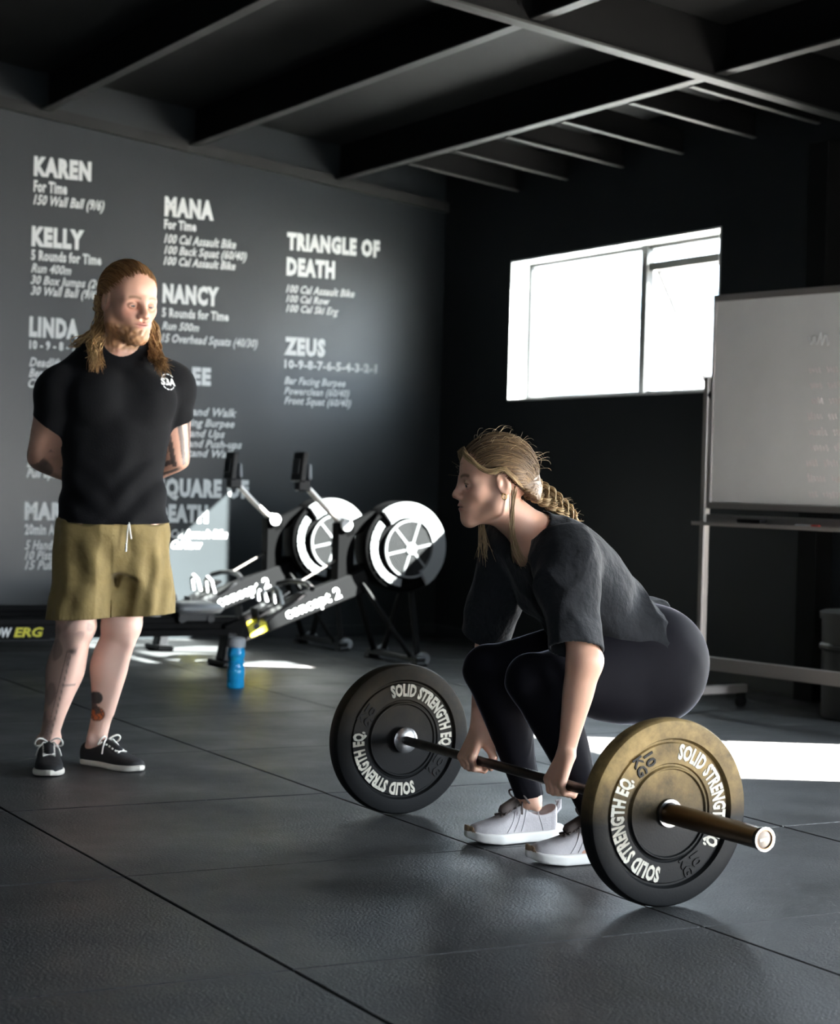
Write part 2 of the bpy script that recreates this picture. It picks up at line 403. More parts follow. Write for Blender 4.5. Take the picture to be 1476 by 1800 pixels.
# window in the right wall: reveal, frame, mullion, fixed pane, awning sash pushed open
y0, y1, z0, z1 = WIN
bm = bmesh.new(); t = .012
box(bm, (XR-.004, y0, z0), (XR+.15, y1, z0+t)); box(bm, (XR-.004, y0, z1-t), (XR+.15, y1, z1))
box(bm, (XR-.004, y1-t, z0+t), (XR+.15, y1, z1-t)); box(bm, (XR-.004, y0, z0+t), (XR+.15, y0+t, z1-t))
window = struct('window_1', bm, M['jamb'], None, 'overexposed aluminium window with one awning sash pushed open')
xf = XR+.125; fr = .034
bm = bmesh.new()
for a, b in (((xf, y0, z0), (xf+.03, y0+fr, z1)), ((xf, y1-fr, z0), (xf+.03, y1, z1)), ((xf, y0, z0), (xf+.03, y1, z0+fr)), ((xf, y0, z1-fr), (xf+.03, y1, z1))): box(bm, a, b, .002)
struct('window_frame', bm, M['win_frame'], window)
bm = bmesh.new(); box(bm, (xf-.02, 8.972, z0), (xf+.03, 9.028, z1), .002); struct('mullion', bm, M['win_frame'], window)
def glass_mat():
    m = bpy.data.materials.new('clear_window_glass'); m.use_nodes = True; nt = m.node_tree
    for n in list(nt.nodes): nt.nodes.remove(n)
    o = nd(nt, 'ShaderNodeOutputMaterial'); g = nd(nt, 'ShaderNodeBsdfGlossy'); g.inputs['Roughness'].default_value = .02
    tr = nd(nt, 'ShaderNodeBsdfTransparent'); tr.inputs[0].default_value = (.55, .58, .59, 1)
    mx = nd(nt, 'ShaderNodeMixShader'); mx.inputs[0].default_value = .06
    nt.links.new(tr.outputs[0], mx.inputs[1]); nt.links.new(g.outputs[0], mx.inputs[2]); nt.links.new(mx.outputs[0], o.inputs[0])
    return m
M['glass'] = glass_mat()
bm = bmesh.new(); box(bm, (xf+.012, 9.015, z0+fr), (xf+.016, y1-fr, z1-fr)); struct('pane', bm, M['glass'], window)
bm = bmesh.new(); box(bm, (xf, y0+fr, 2.200), (xf+.03, 8.985, 2.245), .002); struct('transom', bm, M['win_frame'], window)
bm = bmesh.new(); box(bm, (xf+.012, y0+fr, 2.245), (xf+.016, 8.985, z1-fr)); struct('pane', bm, M['glass'], window)
# awning sash, hinged at the transom, bottom swung outwards by about 30 degrees
sash = bpy.data.objects.new('awning_sash', None); link(sash, window); sash.location = (xf+.03, 0, 2.215); sash.rotation_euler = (0, -math.radians(30), 0)
hs = 2.215-z0-.01; bm = bmesh.new(); s = .030
for a, b in (((0, y0+.03, -s), (.02, 8.97, 0)), ((0, y0+.03, -hs), (.02, 8.97, -hs+s)), ((0, y0+.03, -hs), (.02, y0+.03+s, 0)), ((0, 8.97-s, -hs), (.02, 8.97, 0))): box(bm, a, b, .002)
struct('sash_frame', bm, M['win_frame'], sash)
bm = bmesh.new(); box(bm, (.008, y0+.04, -hs+.01), (.012, 8.96, -.01)); struct('pane', bm, M['glass'], sash)

# doorway, then an opening added for fill light (both outside the picture)
y0, y1, _, z1 = DOOR
bm = bmesh.new()
box(bm, (XR-.02, y0-.06, 0), (XR+.13, y0, z1+.06)); box(bm, (XR-.02, y1, 0), (XR+.13, y1+.06, z1+.06)); box(bm, (XR-.02, y0, z1), (XR+.13, y1, z1+.06))
struct('door_1', bm, M['steel_dark'])
y0, y1, _, z1 = FILL_OPEN
bm = bmesh.new()
box(bm, (XR-.02, y0-.08, 0), (XR+.13, y0, z1+.3)); box(bm, (XR-.02, y1, 0), (XR+.13, y1+.08, z1+.3)); box(bm, (XR-.16, y0, z1), (XR+.0, y1, z1+.3))
struct('added_opening', bm, M['steel_dark'])

# the yard outside
bm = bmesh.new(); box(bm, (XR+.12, -30, -.25), (40, 40, -.03)); struct('ground', bm, M['concrete'])
bd = empty('building', (15, 24, -.03)); tag(bd, 'pale low building outside, washed out in the window', 'building')
bm = bmesh.new(); box(bm, (0, -5, 0), (6, 10, 3.3), .02); obj('wall', bm, M['render_white'], bd)
bm = bmesh.new(); box(bm, (-.35, -5.4, 3.3), (6.3, 10.4, 3.5), .02); obj('roof', bm, M['bluepale'], bd)
for k, yy in enumerate((-3.2, -1.1, 1.0, 3.1, 5.2, 7.3)):
    bm = bmesh.new(); box(bm, (-.03, yy, 1.0), (.04, yy+.7, 2.7), .01); obj('window', bm, M['bluepale'], bd)

# ---- lettering on the back wall, one child per workout block
TXT = [
 ('h','KAREN',3.405,2.71,.115,.347),('s','For Time',3.407,2.618,.068,.2),('i','150 Wall Ball (9/6)',3.407,2.545,.058,.43),
 ('h','KELLY',3.402,2.302,.117,.315),('s','5 Rounds for Time',3.402,2.222,.06,.425),('i','Run 400m',3.404,2.150,.053,.24),('i','30 Box Jumps (24/20)',3.402,2.083,.051,.52),('i','30 Wall Ball (9/6)',3.404,2.02,.051,.415),
 ('h','LINDA',3.401,1.775,.119,.299),('s','10 - 9 - 8 - 7 - 6 - 5 - 4 - 3 - 2 - 1',3.404,1.705,.05,.75),('i','Deadlift',3.406,1.603,.053,.19),('i','Bench Press',3.405,1.54,.053,.28),('i','Clean',3.403,1.48,.053,.13),
 ('i','Box Jumps',3.407,1.016,.053,.25),('i','Pull ups',3.406,.957,.053,.181),
 ('h','MARY',3.4,.708,.106,.3),('s','20min AMRAP',3.403,.622,.063,.31),('i','5 Handstand Push-ups',3.406,.535,.055,.5),('i','10 Pistols',3.407,.476,.053,.23),('i','15 Pull-ups',3.409,.419,.053,.28),
 ('h','MANA',4.217,2.548,.119,.316),('s','For Time',4.217,2.472,.058,.205),('i','100 Cal Assault Bike',4.219,2.387,.055,.466),('i','100 Back Squat (60/40)',4.221,2.322,.051,.537),('i','100 Cal Assault Bike',4.219,2.257,.051,.466),
 ('h','NANCY',4.217,2.028,.116,.364),('s','5 Rounds for Time',4.217,1.943,.055,.432),('i','Run 500m',4.219,1.867,.048,.238),('i','15 Overhead Squats (40/30)',4.217,1.792,.051,.629),
 ('h','EE',4.42,1.542,.11,.122),('i','Handstand Walk',4.214,1.357,.051,.504),('i','Bar Facing Burpee',4.216,1.292,.048,.489),('i','Handstand Ups',4.218,1.227,.048,.425),('i','Handstand Push-ups',4.216,1.165,.048,.542),('i','Handstand Walk',4.218,1.107,.048,.5),
 ('h','SQUARE OF',4.211,.86,.113,.60),('h','DEATH',4.212,.706,.11,.333),('i','100 Cal Assault Bike',4.212,.613,.051,.466),('i','100 Cal Row',4.214,.548,.051,.298),
 ('h','TRIANGLE OF',5.028,2.411,.109,.646),('h','DEATH',5.029,2.252,.113,.333),('i','100 Cal Assault Bike',5.03,2.146,.049,.473),('i','100 Cal Row',5.032,2.087,.046,.298),('i','100 Cal Ski Erg',5.033,2.027,.046,.361),
 ('h','ZEUS',5.027,1.758,.113,.282),('s','10-9-8-7-6-5-4-3-2-1',5.032,1.677,.053,.643),('i','Bar Facing Burpee',5.035,1.578,.046,.421),('i','Powerclean (60/40)',5.036,1.514,.046,.45),('i','Front Squat (60/40)',5.038,1.454,.046,.462)]
OFF = {'h': .062, 's': .036, 'i': .022}
_hc = {k: cap_height(v) for k, v in OFF.items()}
blocks = []
for k, s, x, z, h, w in TXT:
    if k == 'h' and s != 'DEATH' or s == 'Box Jumps': blocks.append([])
    me, co = text_mesh(s, OFF[k], .3 if k == 'i' else 0., .0008, {'h': 1.16, 's': 1.08, 'i': 1.04}[k])
    b0, b1 = _hc[k]; q = np.empty_like(co)
    q[:, 0] = x + (co[:, 0]-co[:, 0].min())/(co[:, 0].max()-co[:, 0].min())*w
    q[:, 2] = z + (co[:, 1]-b0)/(b1-b0)*h
    q[:, 1] = YB - .0009 - co[:, 2]
    blocks[-1].append((q, me))
for b in blocks: join_np(b, 'wall_lettering', M['white_print'], wall_back)
# ------------------------------------------------------------------ barbell and plates
BX, BZ = 2.742, .2265
bar = empty('barbell', (BX, 4.4725, BZ)); tag(bar, 'black steel barbell gripped by the crouching woman, bronzed sleeve toward camera', 'barbell')
bm = bmesh.new(); lathe(bm, [(.0135, -.66), (.0135, .66)], 24); obj('shaft', bm, M['bar_black'], bar, True)
for s in (-1, 1):
    bm = bmesh.new()
    pr = [(.0249, .675), (.0249, 1.046), (.0262, 1.048), (.0262, 1.056), (.0235, 1.0575), (.0205, 1.0575), (.0205, 1.052)]
    lathe(bm, [(r, s*h) for r, h in pr], 40); sl = obj('sleeve', bm, M['sleeve_steel'], bar, True); sl['label'] = 'bronze coloured sleeve'
    bm = bmesh.new(); lathe(bm, [(r, s*h) for r, h in [(.0272, 1.046), (.0272, 1.0575), (.0225, 1.0580), (.0205, 1.0565), (.0205, 1.05)]], 40); obj('end_ring', bm, M['chrome'], sl, True)
    bm = bmesh.new(); lathe(bm, [(r, s*h) for r, h in [(.0205, 1.050), (.0203, 1.054), (.017, 1.0545), (.0, 1.0545)]], 32); obj('end_cap', bm, M['bar_black'], sl, True)
    bm = bmesh.new(); lathe(bm, [(r, s*h) for r, h in [(.0135, .628), (.030, .630), (.0385, .634), (.0385, .648), (.036, .6515), (.0249, .652), (.0249, .676)]], 48); obj('collar', bm, M['chrome'], bar, True)
# small printed badge on the near end cap
bm = bmesh.new(); box(bm, (-.012, -1.0552, -.0035), (.012, -1.0544, .0035)); o = obj('badge', bm, M['decal'], bar); o.rotation_euler = (0, math.radians(-12), 0)

R = .225
def ring_text(s, r0, r1, a0, a1, y, off):
    """letters standing radially on the face at y, clockwise from angle a0 to a1 (0 = top, seen from -Y)"""
    me, co = text_mesh(s, off, 0, .0006, 1.07); b0, b1 = cap_height(off)
    x = (co[:, 0]-co[:, 0].min())/(co[:, 0].max()-co[:, 0].min())
    # wrap rigidly enough: letters are narrow
    a = np.radians(a0 + x*(a1-a0)); r = r0 + (co[:, 1]-b0)/(b1-b0)*(r1-r0)
    q = np.stack([r*np.sin(a), y-(co[:, 2]+.0006), r*np.cos(a)], -1)
    return q, me
def flat_text(s, cx, cz, h, rot, y, off, wf=1.):
    me, co = text_mesh(s, off, 0, .0012); b0, b1 = cap_height(off); k = h/(b1-b0)
    x = (co[:, 0]-(co[:, 0].min()+co[:, 0].max())/2)*k*wf; z = (co[:, 1]-(b0+b1)/2)*k
    c, s_ = math.cos(rot), math.sin(rot)
    return np.stack([cx+x*c+z*s_, y-(co[:, 2]+.0012), cz-x*s_+z*c], -1), me
def make_plate_thing(name, y, turn, mt, label):
    root = empty(name, (BX, y, BZ)); tag(root, label, 'weight plate', 'ten kilogram bumper plates on the barbell')
    T = .0275
    half = [(.0262, T-.004), (.034, T-.003), (.034, T-.0075), (.103, T-.0085), (.106, T-.0035), (.1085, T-.0035), (.112, T-.010), (.116, T-.011),
            (.119, T-.0068), (.166, T-.0068), (.169, T-.0115), (.174, T-.0115), (.179, T-.0005), (.2125, T), (.2195, T-.002), (.2232, T-.0075), (R, T-.015)]
    prof = [(r, -h) for r, h in half] + [(r, h) for r, h in half[::-1]]
    bm = bmesh.new(); lathe(bm, prof, 128, closed=True); obj('rubber_disc', bm, mt, root, True)
    bm = bmesh.new(); lathe(bm, [(.0258, -T), (.0335, -T), (.0345, -T+.002), (.0345, T-.002), (.0335, T), (.0258, T)], 48, closed=True); obj('hub_ring', bm, M['dull_steel'], root, True)
    for side in (0, 1):
        yf = -(T-.0068)-.0002; er_ = (0, math.radians(turn), PI*side)
        for k in (0, 180):
            o = join_np([ring_text('SOLID STRENGTH EQ.', .1285, .1665, 9+k, 128+k, yf, .048)], 'lettering', M['decal'], root); o.rotation_euler = er_
            o['label'] = 'cream lettering reading SOLID STRENGTH EQ.'
        for a in (-31, 151):
            ar = math.radians(a); cx, cz = .142*math.sin(ar), .142*math.cos(ar)
            rot = math.radians(62); ux, uz = math.sin(rot), math.cos(rot)     # text runs toward the hub, its top turned clockwise
            o = join_np([flat_text('10', cx+ux*.016, cz+uz*.016, .027, rot, yf, .022, 1.1), flat_text('KG', cx-ux*.016, cz-uz*.016, .027, rot, yf, .022)], 'weight_mark', M['rubber_letter'], root); o.rotation_euler = er_
    return root
make_plate_thing('bumper_plate', 3.7975, 0, M['plate_reflect'], 'black bumper plate nearest the camera, its upper face tinted by a painted golden brown reflection')
make_plate_thing('bumper_plate', 5.1475, -26, M['plate_plain'], 'plain black bumper plate on the far end of the barbell')

# ------------------------------------------------------------------ water bottle
bt = empty('water_bottle', (3.63, 8.47, 0)); tag(bt, 'blue translucent water bottle with grey lid standing on the floor', 'bottle')
bm = bmesh.new()
lathe(bm, [(0, .004), (.034, .0), (.040, .006), (.0415, .02), (.039, .04), (.0415, .06), (.0415, .085), (.037, .105), (.0355, .12), (.037, .135), (.0415, .155), (.0415, .17), (.038, .185), (.0365, .2), (.0345, .2)], 40, 'Z'); obj('body', bm, M['bottle'], bt, True)
bm = bmesh.new(); lathe(bm, [(.040, .193), (.043, .196), (.043, .228), (.040, .236), (.030, .240), (0, .241)], 40, 'Z'); cp = obj('lid', bm, M['grey_plastic'], bt, True)
bm = bmesh.new()
for k in range(5): lathe(bm, [(.0405, .03+k*.03), (.0423, .034+k*.03), (.0405, .038+k*.03)], 40, 'Z')
obj('grip_rings', bm, M['bottle'], bt, True)

# ------------------------------------------------------------------ whiteboard on a wheeled stand
wb = empty('whiteboard', (5.335, 7.10, 0), math.radians(-9+-90+0)); tag(wb, 'white mobile whiteboard with faint wiped marker notes on an aluminium stand', 'whiteboard')
# local +x runs along the board toward the camera, local -y is the side facing into the room
wb.rotation_euler = (0, 0, math.atan2(-.988, .156))
BW = 1.25
bm = bmesh.new(); box(bm, (0, -.008, .925), (BW, .012, 1.855), .002); obj('board_panel', bm, M['board'], wb)
bm = bmesh.new(); f = .018
for a, b in (((-.005, -.016, 1.855-f), (BW+.005, .018, 1.868)), ((-.005, -.016, .91), (BW+.005, .018, .925+f*.7)), ((-.006, -.016, .91), (f*.6, .018, 1.868)), ((BW-f*.6, -.016, .91), (BW+.006, .018, 1.868))): box(bm, a, b, .002)
obj('board_frame', bm, M['alu'], wb)
for x in (-.035, BW+.035):
    bm = bmesh.new(); box(bm, (x-.016, -.018, .09), (x+.016, .018, 1.50), .004); ps = obj('post', bm, M['alu'], wb)
    bm = bmesh.new(); tube(bm, [(x-.02, 0, 1.42), (x+.035, 0, 1.42)], .018, 12); obj('pivot_knob', bm, M['black_plastic'], ps, True)
    bm = bmesh.new(); box(bm, (x-.018, -.30, .065), (x+.018, .30, .105), .005); ft = obj('foot', bm, M['alu'], wb)
    for yy in (-.27, .27):
        bm = bmesh.new(); tube(bm, [(x-.012, yy, .026), (x+.012, yy, .026)], .026, 18); box(bm, (x-.017, yy-.012, .026), (x-.013, yy+.012, .066)); box(bm, (x+.013, yy-.012, .026), (x+.017, yy+.012, .066)); box(bm, (x-.017, yy-.012, .056), (x+.017, yy+.012, .066))
        obj('caster', bm, M['black_plastic'], ft, True)
bm = bmesh.new(); box(bm, (-.02, -.014, .185), (BW+.02, .014, .245), .003); obj('crossbar', bm, M['alu'], wb)
bm = bmesh.new(); box(bm, (-.02, -.10, .835), (BW+.02, .0, .841), .001); box(bm, (-.02, -.10, .841), (BW+.02, -.096, .852)); box(bm, (-.02, -.006, .841), (BW+.02, 0, .885)); obj('pen_tray', bm, M['alu'], wb)
# wiped notes: a grey heading and rows of reddish handwriting too faint to read
def scrawl(x0, z0, n, h, seed, rr):
    rg = random.Random(seed); bm = bmesh.new(); x = x0
    for w in range(n):
        pts = []; L_ = rg.randint(3, 6)
        for k in range(L_*4):
            pts.append((x, -.0088, z0 + h*(.5+.5*math.sin(k*1.6+rg.random()))*(1.3 if rg.random() < .12 else 1))); x += h*.16
        tube(bm, pts, rr, 4); x += h*.9
    return bm
g = obj('heading_note', scrawl(.55, 1.615, 3, .05, 3, .0035), M['ink_grey'], wb)
for k in range(9): obj('note_line', scrawl(.56+.01*(k % 3), 1.50-k*.066, 3 + k % 2, .028, 20+k, .0022), M['ink_red'], wb)
def on_board(x, y, z): 
    return wb.matrix_basis @ Vector((x, y, z))
mk = empty('whiteboard_marker', on_board(.62, -.06, .841), wb.rotation_euler.z); tag(mk, 'red capped marker pen lying on the whiteboard tray', 'marker')
bm = bmesh.new(); tube(bm, [(-.06, 0, .009), (.035, 0, .009)], .009, 14); obj('barrel', bm, M['light_plastic'], mk, True)
bm = bmesh.new(); tube(bm, [(.03, 0, .009), (.07, 0, .009)], .0095, 14); obj('cap', bm, M['red'], mk, True)
er = empty('board_eraser', on_board(.30, -.052, .8425), wb.rotation_euler.z); tag(er, 'long dark eraser on the whiteboard tray beside the left post', 'eraser')
bm = bmesh.new(); box(bm, (-.07, -.022, 0), (.07, .022, .012), .002); obj('felt_pad', bm, M['knit_dark'], er)
bm = bmesh.new(); box(bm, (-.07, -.024, .012), (.07, .024, .028), .006, 2); obj('grip', bm, M['black_plastic'], er, True)

# dark drum behind the whiteboard
dr = empty('storage_drum', (5.86, 6.62, 0)); tag(dr, 'dark grey plastic drum behind the whiteboard stand, cut by the right edge', 'bin')
bm = bmesh.new(); lathe(bm, [(.19, 0), (.20, .012), (.205, .30), (.215, .31), (.215, .325), (.205, .335), (.208, .44)], 40, 'Z'); obj('body', bm, M['bin'], dr, True)
bm = bmesh.new(); lathe(bm, [(.216, .44), (.218, .47), (.20, .478), (.0, .482)], 40, 'Z'); obj('lid', bm, M['bin'], dr, True)

# ------------------------------------------------------------------ rowing machines
def make_rower():
    r = empty('rowing_machine', (5.02, 9.50, 0))      # origin on the floor under the flywheel axis
    # everything in local x (negative toward the seat), y (negative toward camera), z
    bx = lambda bm, a, b, bev=.004: box(bm, a, b, bev)
    FZ = .635
    # flywheel housing
    bm = bmesh.new(); lathe(bm, [(.0, .085), (.20, .085), (.235, .07), (.25, .04), (.25, -.07), (.243, -.088), (.225, -.092), (.222, -.080), (.15, -.078)], 72, 'Y', (0, 0, FZ)); fh = obj('flywheel_housing', bm, M['deep_black'], r, True)
    bm = bmesh.new()                                     # pale fan cover over the upper right of the face
    n = 40; a0, a1 = math.radians(-58), math.radians(128)
    outer = [(.246*math.cos(a0+(a1-a0)*k/n), .246*math.sin(a0+(a1-a0)*k/n)) for k in range(n+1)]
    inner = [(.155*math.cos(a0+(a1-a0)*k/n), .155*math.sin(a0+(a1-a0)*k/n)) for k in range(n+1)]
    prism(bm, outer+inner[::-1], -.104, -.092, Matrix.Translation((0, 0, FZ))); bmesh.ops.bevel(bm, geom=[e for e in bm.edges if abs(e.verts[0].co.y+.104) < 1e-5 and abs(e.verts[1].co.y+.104) < 1e-5], offset=.006, segments=2, affect='EDGES')
    obj('fan_cover', bm, M['cover'], fh)
    bm = bmesh.new()                                     # segmented band on the left of the face
    for s0 in range(8):
        b0 = math.radians(140+s0*15.5); b1 = math.radians(140+s0*15.5+13.6); m_ = 4
        o_ = [(.218*math.cos(b0+(b1-b0)*k/m_), .218*math.sin(b0+(b1-b0)*k/m_)) for k in range(m_+1)]
        i_ = [(.176*math.cos(b0+(b1-b0)*k/m_), .176*math.sin(b0+(b1-b0)*k/m_)) for k in range(m_+1)]
        prism(bm, o_+i_[::-1], -.098, -.080, Matrix.Translation((0, 0, FZ)))
    obj('damper_band', bm, M['cover'], fh)
    bm = bmesh.new()
    for k in range(12):
        rr = .022+k*.0105
        lathe_r = [(rr, -.098), (rr+.005, -.098), (rr+.005, -.092), (rr, -.092)]
        b3 = bmesh.new(); lathe(b3, lathe_r, 56, 'Y', (.03, 0, FZ-.01), closed=True); me = bpy.data.meshes.new('t'); b3.to_mesh(me); b3.free(); bm.from_mesh(me); bpy.data.meshes.remove(me)
    gr = obj('air_grille', bm, M['grille'], fh)
    bm = bmesh.new(); lathe(bm, [(0, -.088), (.165, -.088), (.165, -.084)], 48, 'Y', (.03, 0, FZ-.01)); obj('grille_backing', bm, M['deep_black'], fh)
    bm = bmesh.new()
    for k in range(6):
        a = math.radians(12+60*k); obox(bm, (.03+.02*math.cos(a), -.0965, FZ-.01+.02*math.sin(a)), (.03+.15*math.cos(a), -.0965, FZ-.01+.15*math.sin(a)), .011, .007, 0, up=(0, 1, 0))
    lathe_c = bmesh.new(); lathe(lathe_c, [(0, -.106), (.03, -.104), (.034, -.098), (.034, -.09)], 40, 'Y', (.03, 0, FZ-.01)); me = bpy.data.meshes.new('t'); lathe_c.to_mesh(me); lathe_c.free(); bm.from_mesh(me); bpy.data.meshes.remove(me)
    lr = bmesh.new(); lathe(lr, [(.150, -.102), (.160, -.102), (.160, -.085), (.150, -.085)], 64, 'Y', (.03, 0, FZ-.01), closed=True); me = bpy.data.meshes.new('t'); lr.to_mesh(me); lr.free(); bm.from_mesh(me); bpy.data.meshes.remove(me)
    obj('spokes', bm, M['cover'], gr)
    # upright that carries the wheel and the chain box
    bm = bmesh.new(); bx(bm, (-.385, -.035, .42), (-.285, .045, .76)); obox(bm, (-.35, .0, .70), (-.14, .0, .80), .07, .07, .01); obox(bm, (-.34, 0, .47), (-.15, 0, .50), .07, .10, .01); obj('chain_box', bm, M['deep_black'], r)
    # sloping main beam with white lettering
    bm = bmesh.new(); obox(bm, (-.20, -.005, .455), (-1.02, -.005, .155), .075, .125, .006); mb = obj('main_beam', bm, M['rower_frame'], r)
    d = Vector((-.20+1.02, 0, .455-.155)).normalized(); ang = math.atan2(d.z, d.x)
    me, co = text_mesh('concept 2', .02, 0, .0008); b0, b1 = cap_height(.02); k = .062/(b1-b0)
    q = np.stack([(co[:, 0]-co[:, 0].min())*k, -.0436-co[:, 2], (co[:, 1]-b0)*k-.033], -1)
    ca, sa = math.cos(ang), math.sin(ang); q = np.stack([q[:, 0]*ca-q[:, 2]*sa-.69, q[:, 1], q[:, 0]*sa+q[:, 2]*ca+.272], -1)
    join_np([(q, me)], 'lettering', M['white_print'], mb)
    bm = bmesh.new(); obox(bm, (-.90, -.0445, .19), (-.80, -.0445, .226), .002, .085, 0, up=(0, 0, 1)); dc = obj('decal', bm, M['yellow'], mb); dc['label'] = 'yellow decal'
    bm = bmesh.new(); lathe(bm, [(0, -.047), (.018, -.047), (.018, -.044)], 20, 'Y', (-.855, 0, .206)); obj('bolt', bm, M['black_plastic'], mb)
    # monitor arm and monitor
    bm = bmesh.new(); tube(bm, [(-.345, 0, .75), (-.46, 0, .85), (-.58, 0, .965)], .016, 12); ar = obj('monitor_arm', bm, M['alu'], r, True)
    bm = bmesh.new(); tube(bm, [(-.34, -.05, .75), (-.34, .05, .75)], .033, 16); obj('arm_pivot', bm, M['light_plastic'], ar, True)
    bm = bmesh.new(); bx(bm, (-.625, -.03, .925), (-.55, .03, .99), .008); obj('arm_head', bm, M['black_plastic'], ar)
    bm = bmesh.new(); obox(bm, (-.615, 0, .975), (-.60, 0, 1.135), .125, .035, .006, up=(1, 0, 0)); mo = obj('monitor', bm, M['black_plastic'], r)
    bm = bmesh.new(); obox(bm, (-.634, 0, 1.02), (-.626, 0, 1.10), .085, .004, 0, up=(1, 0, 0)); obj('display', bm, M['screen'], mo)
    bm = bmesh.new(); obox(bm, (-.555, 0, .99), (-.56, 0, 1.07), .06, .018, .005, up=(1, 0, 0)); obj('phone_cradle', bm, M['grey_plastic'], mo)
    # rail, seat, footrests, handle
    bm = bmesh.new(); bx(bm, (-2.42, -.022, .225), (-.95, .022, .258), .003); bx(bm, (-2.42, -.012, .195), (-.95, .012, .225), .001); bx(bm, (-2.42, -.045, .160), (-.93, .045, .197), .003); rl = obj('monorail', bm, M['rower_frame'], r)
    parts = []
    for s, x, cmat in (('ROW', -2.30, 0), ('ERG', -2.165, 1)):
        me, co = text_mesh(s, .035, .2, .0008); b0, b1 = cap_height(.035); k = .048/(b1-b0)
        wd = .125 if cmat == 0 else .15
        q = np.stack([x+(co[:, 0]-co[:, 0].min())/(co[:, 0].max()-co[:, 0].min())*wd, -.0478-co[:, 2], (co[:, 1]-b0)*k+.1655+.003], -1)
        join_np([(q, me)], 'lettering', M['yellow'] if cmat else M['white_print'], rl)
    bm = bmesh.new(); bx(bm, (-2.42, -.047, .155), (-1.98, -.0455, .225), .0); obj('rail_side_plate', bm, M['rower_frame'], rl)
    bm = bmesh.new(); bx(bm, (-1.33, -.15, .285), (-1.08, .15, .335), .02); st = obj('seat', bm, M['grey_plastic'], r, True)
    bm = bmesh.new(); bx(bm, (-1.30, -.05, .235), (-1.10, .05, .287), .006)
    for xx in (-1.28, -1.12):
        tube(bm, [(xx, -.06, .25), (xx, .06, .25)], .02, 12)
    obj('seat_carriage', bm, M['black_plastic'], st)
    for s in (-1, 1):
        bm = bmesh.new(); obox(bm, (-.86, s*.105, .245), (-.62, s*.105, .385), .10, .016, .005); fb = obj('footrest', bm, M['black_plastic'], r)
        bm = bmesh.new(); tube(bm, [(-.76, s*.05, .33), (-.775, s*.06, .395), (-.78, s*.105, .415), (-.775, s*.15, .395), (-.76, s*.16, .33)], .011, 8); obj('foot_strap', bm, M['light_plastic'], fb, True)
        bm = bmesh.new(); obox(bm, (-.885, s*.105, .23), (-.90, s*.105, .31), .085, .012, .004, up=(1, 0, 0)); obj('heel_cup', bm, M['black_plastic'], fb)
    bm = bmesh.new(); tube(bm, [(-.62, -.22, .415), (-.60, -.12, .435), (-.59, 0, .44), (-.60, .12, .435), (-.62, .22, .415)], .014, 12); hd = obj('handle', bm, M['black_plastic'], r, True)
    bm = bmesh.new(); tube(bm, [(-.59, 0, .44), (-.30, 0, .60)], .005, 8); obj('chain', bm, M['alu'], hd)
    # legs
    for s in (-1, 1):
        bm = bmesh.new(); obox(bm, (-.24, s*.04, .44), (-.02, s*.22, .045), .03, .022, .003); obj('front_leg', bm, M['steel_dark'], r)
        bm = bmesh.new(); obox(bm, (.06, s*.05, .42), (.03, s*.20, .045), .03, .022, .003); obj('front_leg', bm, M['steel_dark'], r)
    bm = bmesh.new(); box(bm, (-.03, -.30, .02), (.03, .30, .052), .006); fo = obj('front_foot', bm, M['black_plastic'], r)
    for s in (-1, 1):
        bm = bmesh.new(); tube(bm, [(.045, s*.24-.015, .035), (.045, s*.24+.015, .035)], .034, 18); obj('transport_wheel', bm, M['grey_plastic'], fo, True)
        bm = bmesh.new(); box(bm, (-.035, s*.28-.03, 0), (.035, s*.28+.03, .022), .004); obj('rubber_foot', bm, M['black_plastic'], fo)
    bm = bmesh.new(); obox(bm, (-2.36, 0, .165), (-2.40, 0, .03), .04, .03, .004, up=(1, 0, 0)); box(bm, (-2.43, -.16, 0), (-2.37, .16, .035), .008); obj('rear_foot', bm, M['black_plastic'], r)
    bm = bmesh.new(); obox(bm, (-.99, 0, .18), (-1.02, 0, .02), .10, .06, .01, up=(1, 0, 0)); box(bm, (-1.07, -.11, 0), (-.97, .11, .03), .008); obj('middle_foot', bm, M['black_plastic'], r)
    return r
rw = make_rower()
tag(rw, 'black rowing machine nearer the camera, its bright flywheel fully in view', 'rowing machine', 'rowing machines by the back wall')
rw2 = copy_tree(rw); rw2.location = (5.02, 10.44, 0)
tag(rw2, 'black rowing machine behind the first, close to the lettered wall', 'rowing machine', 'rowing machines by the back wall')
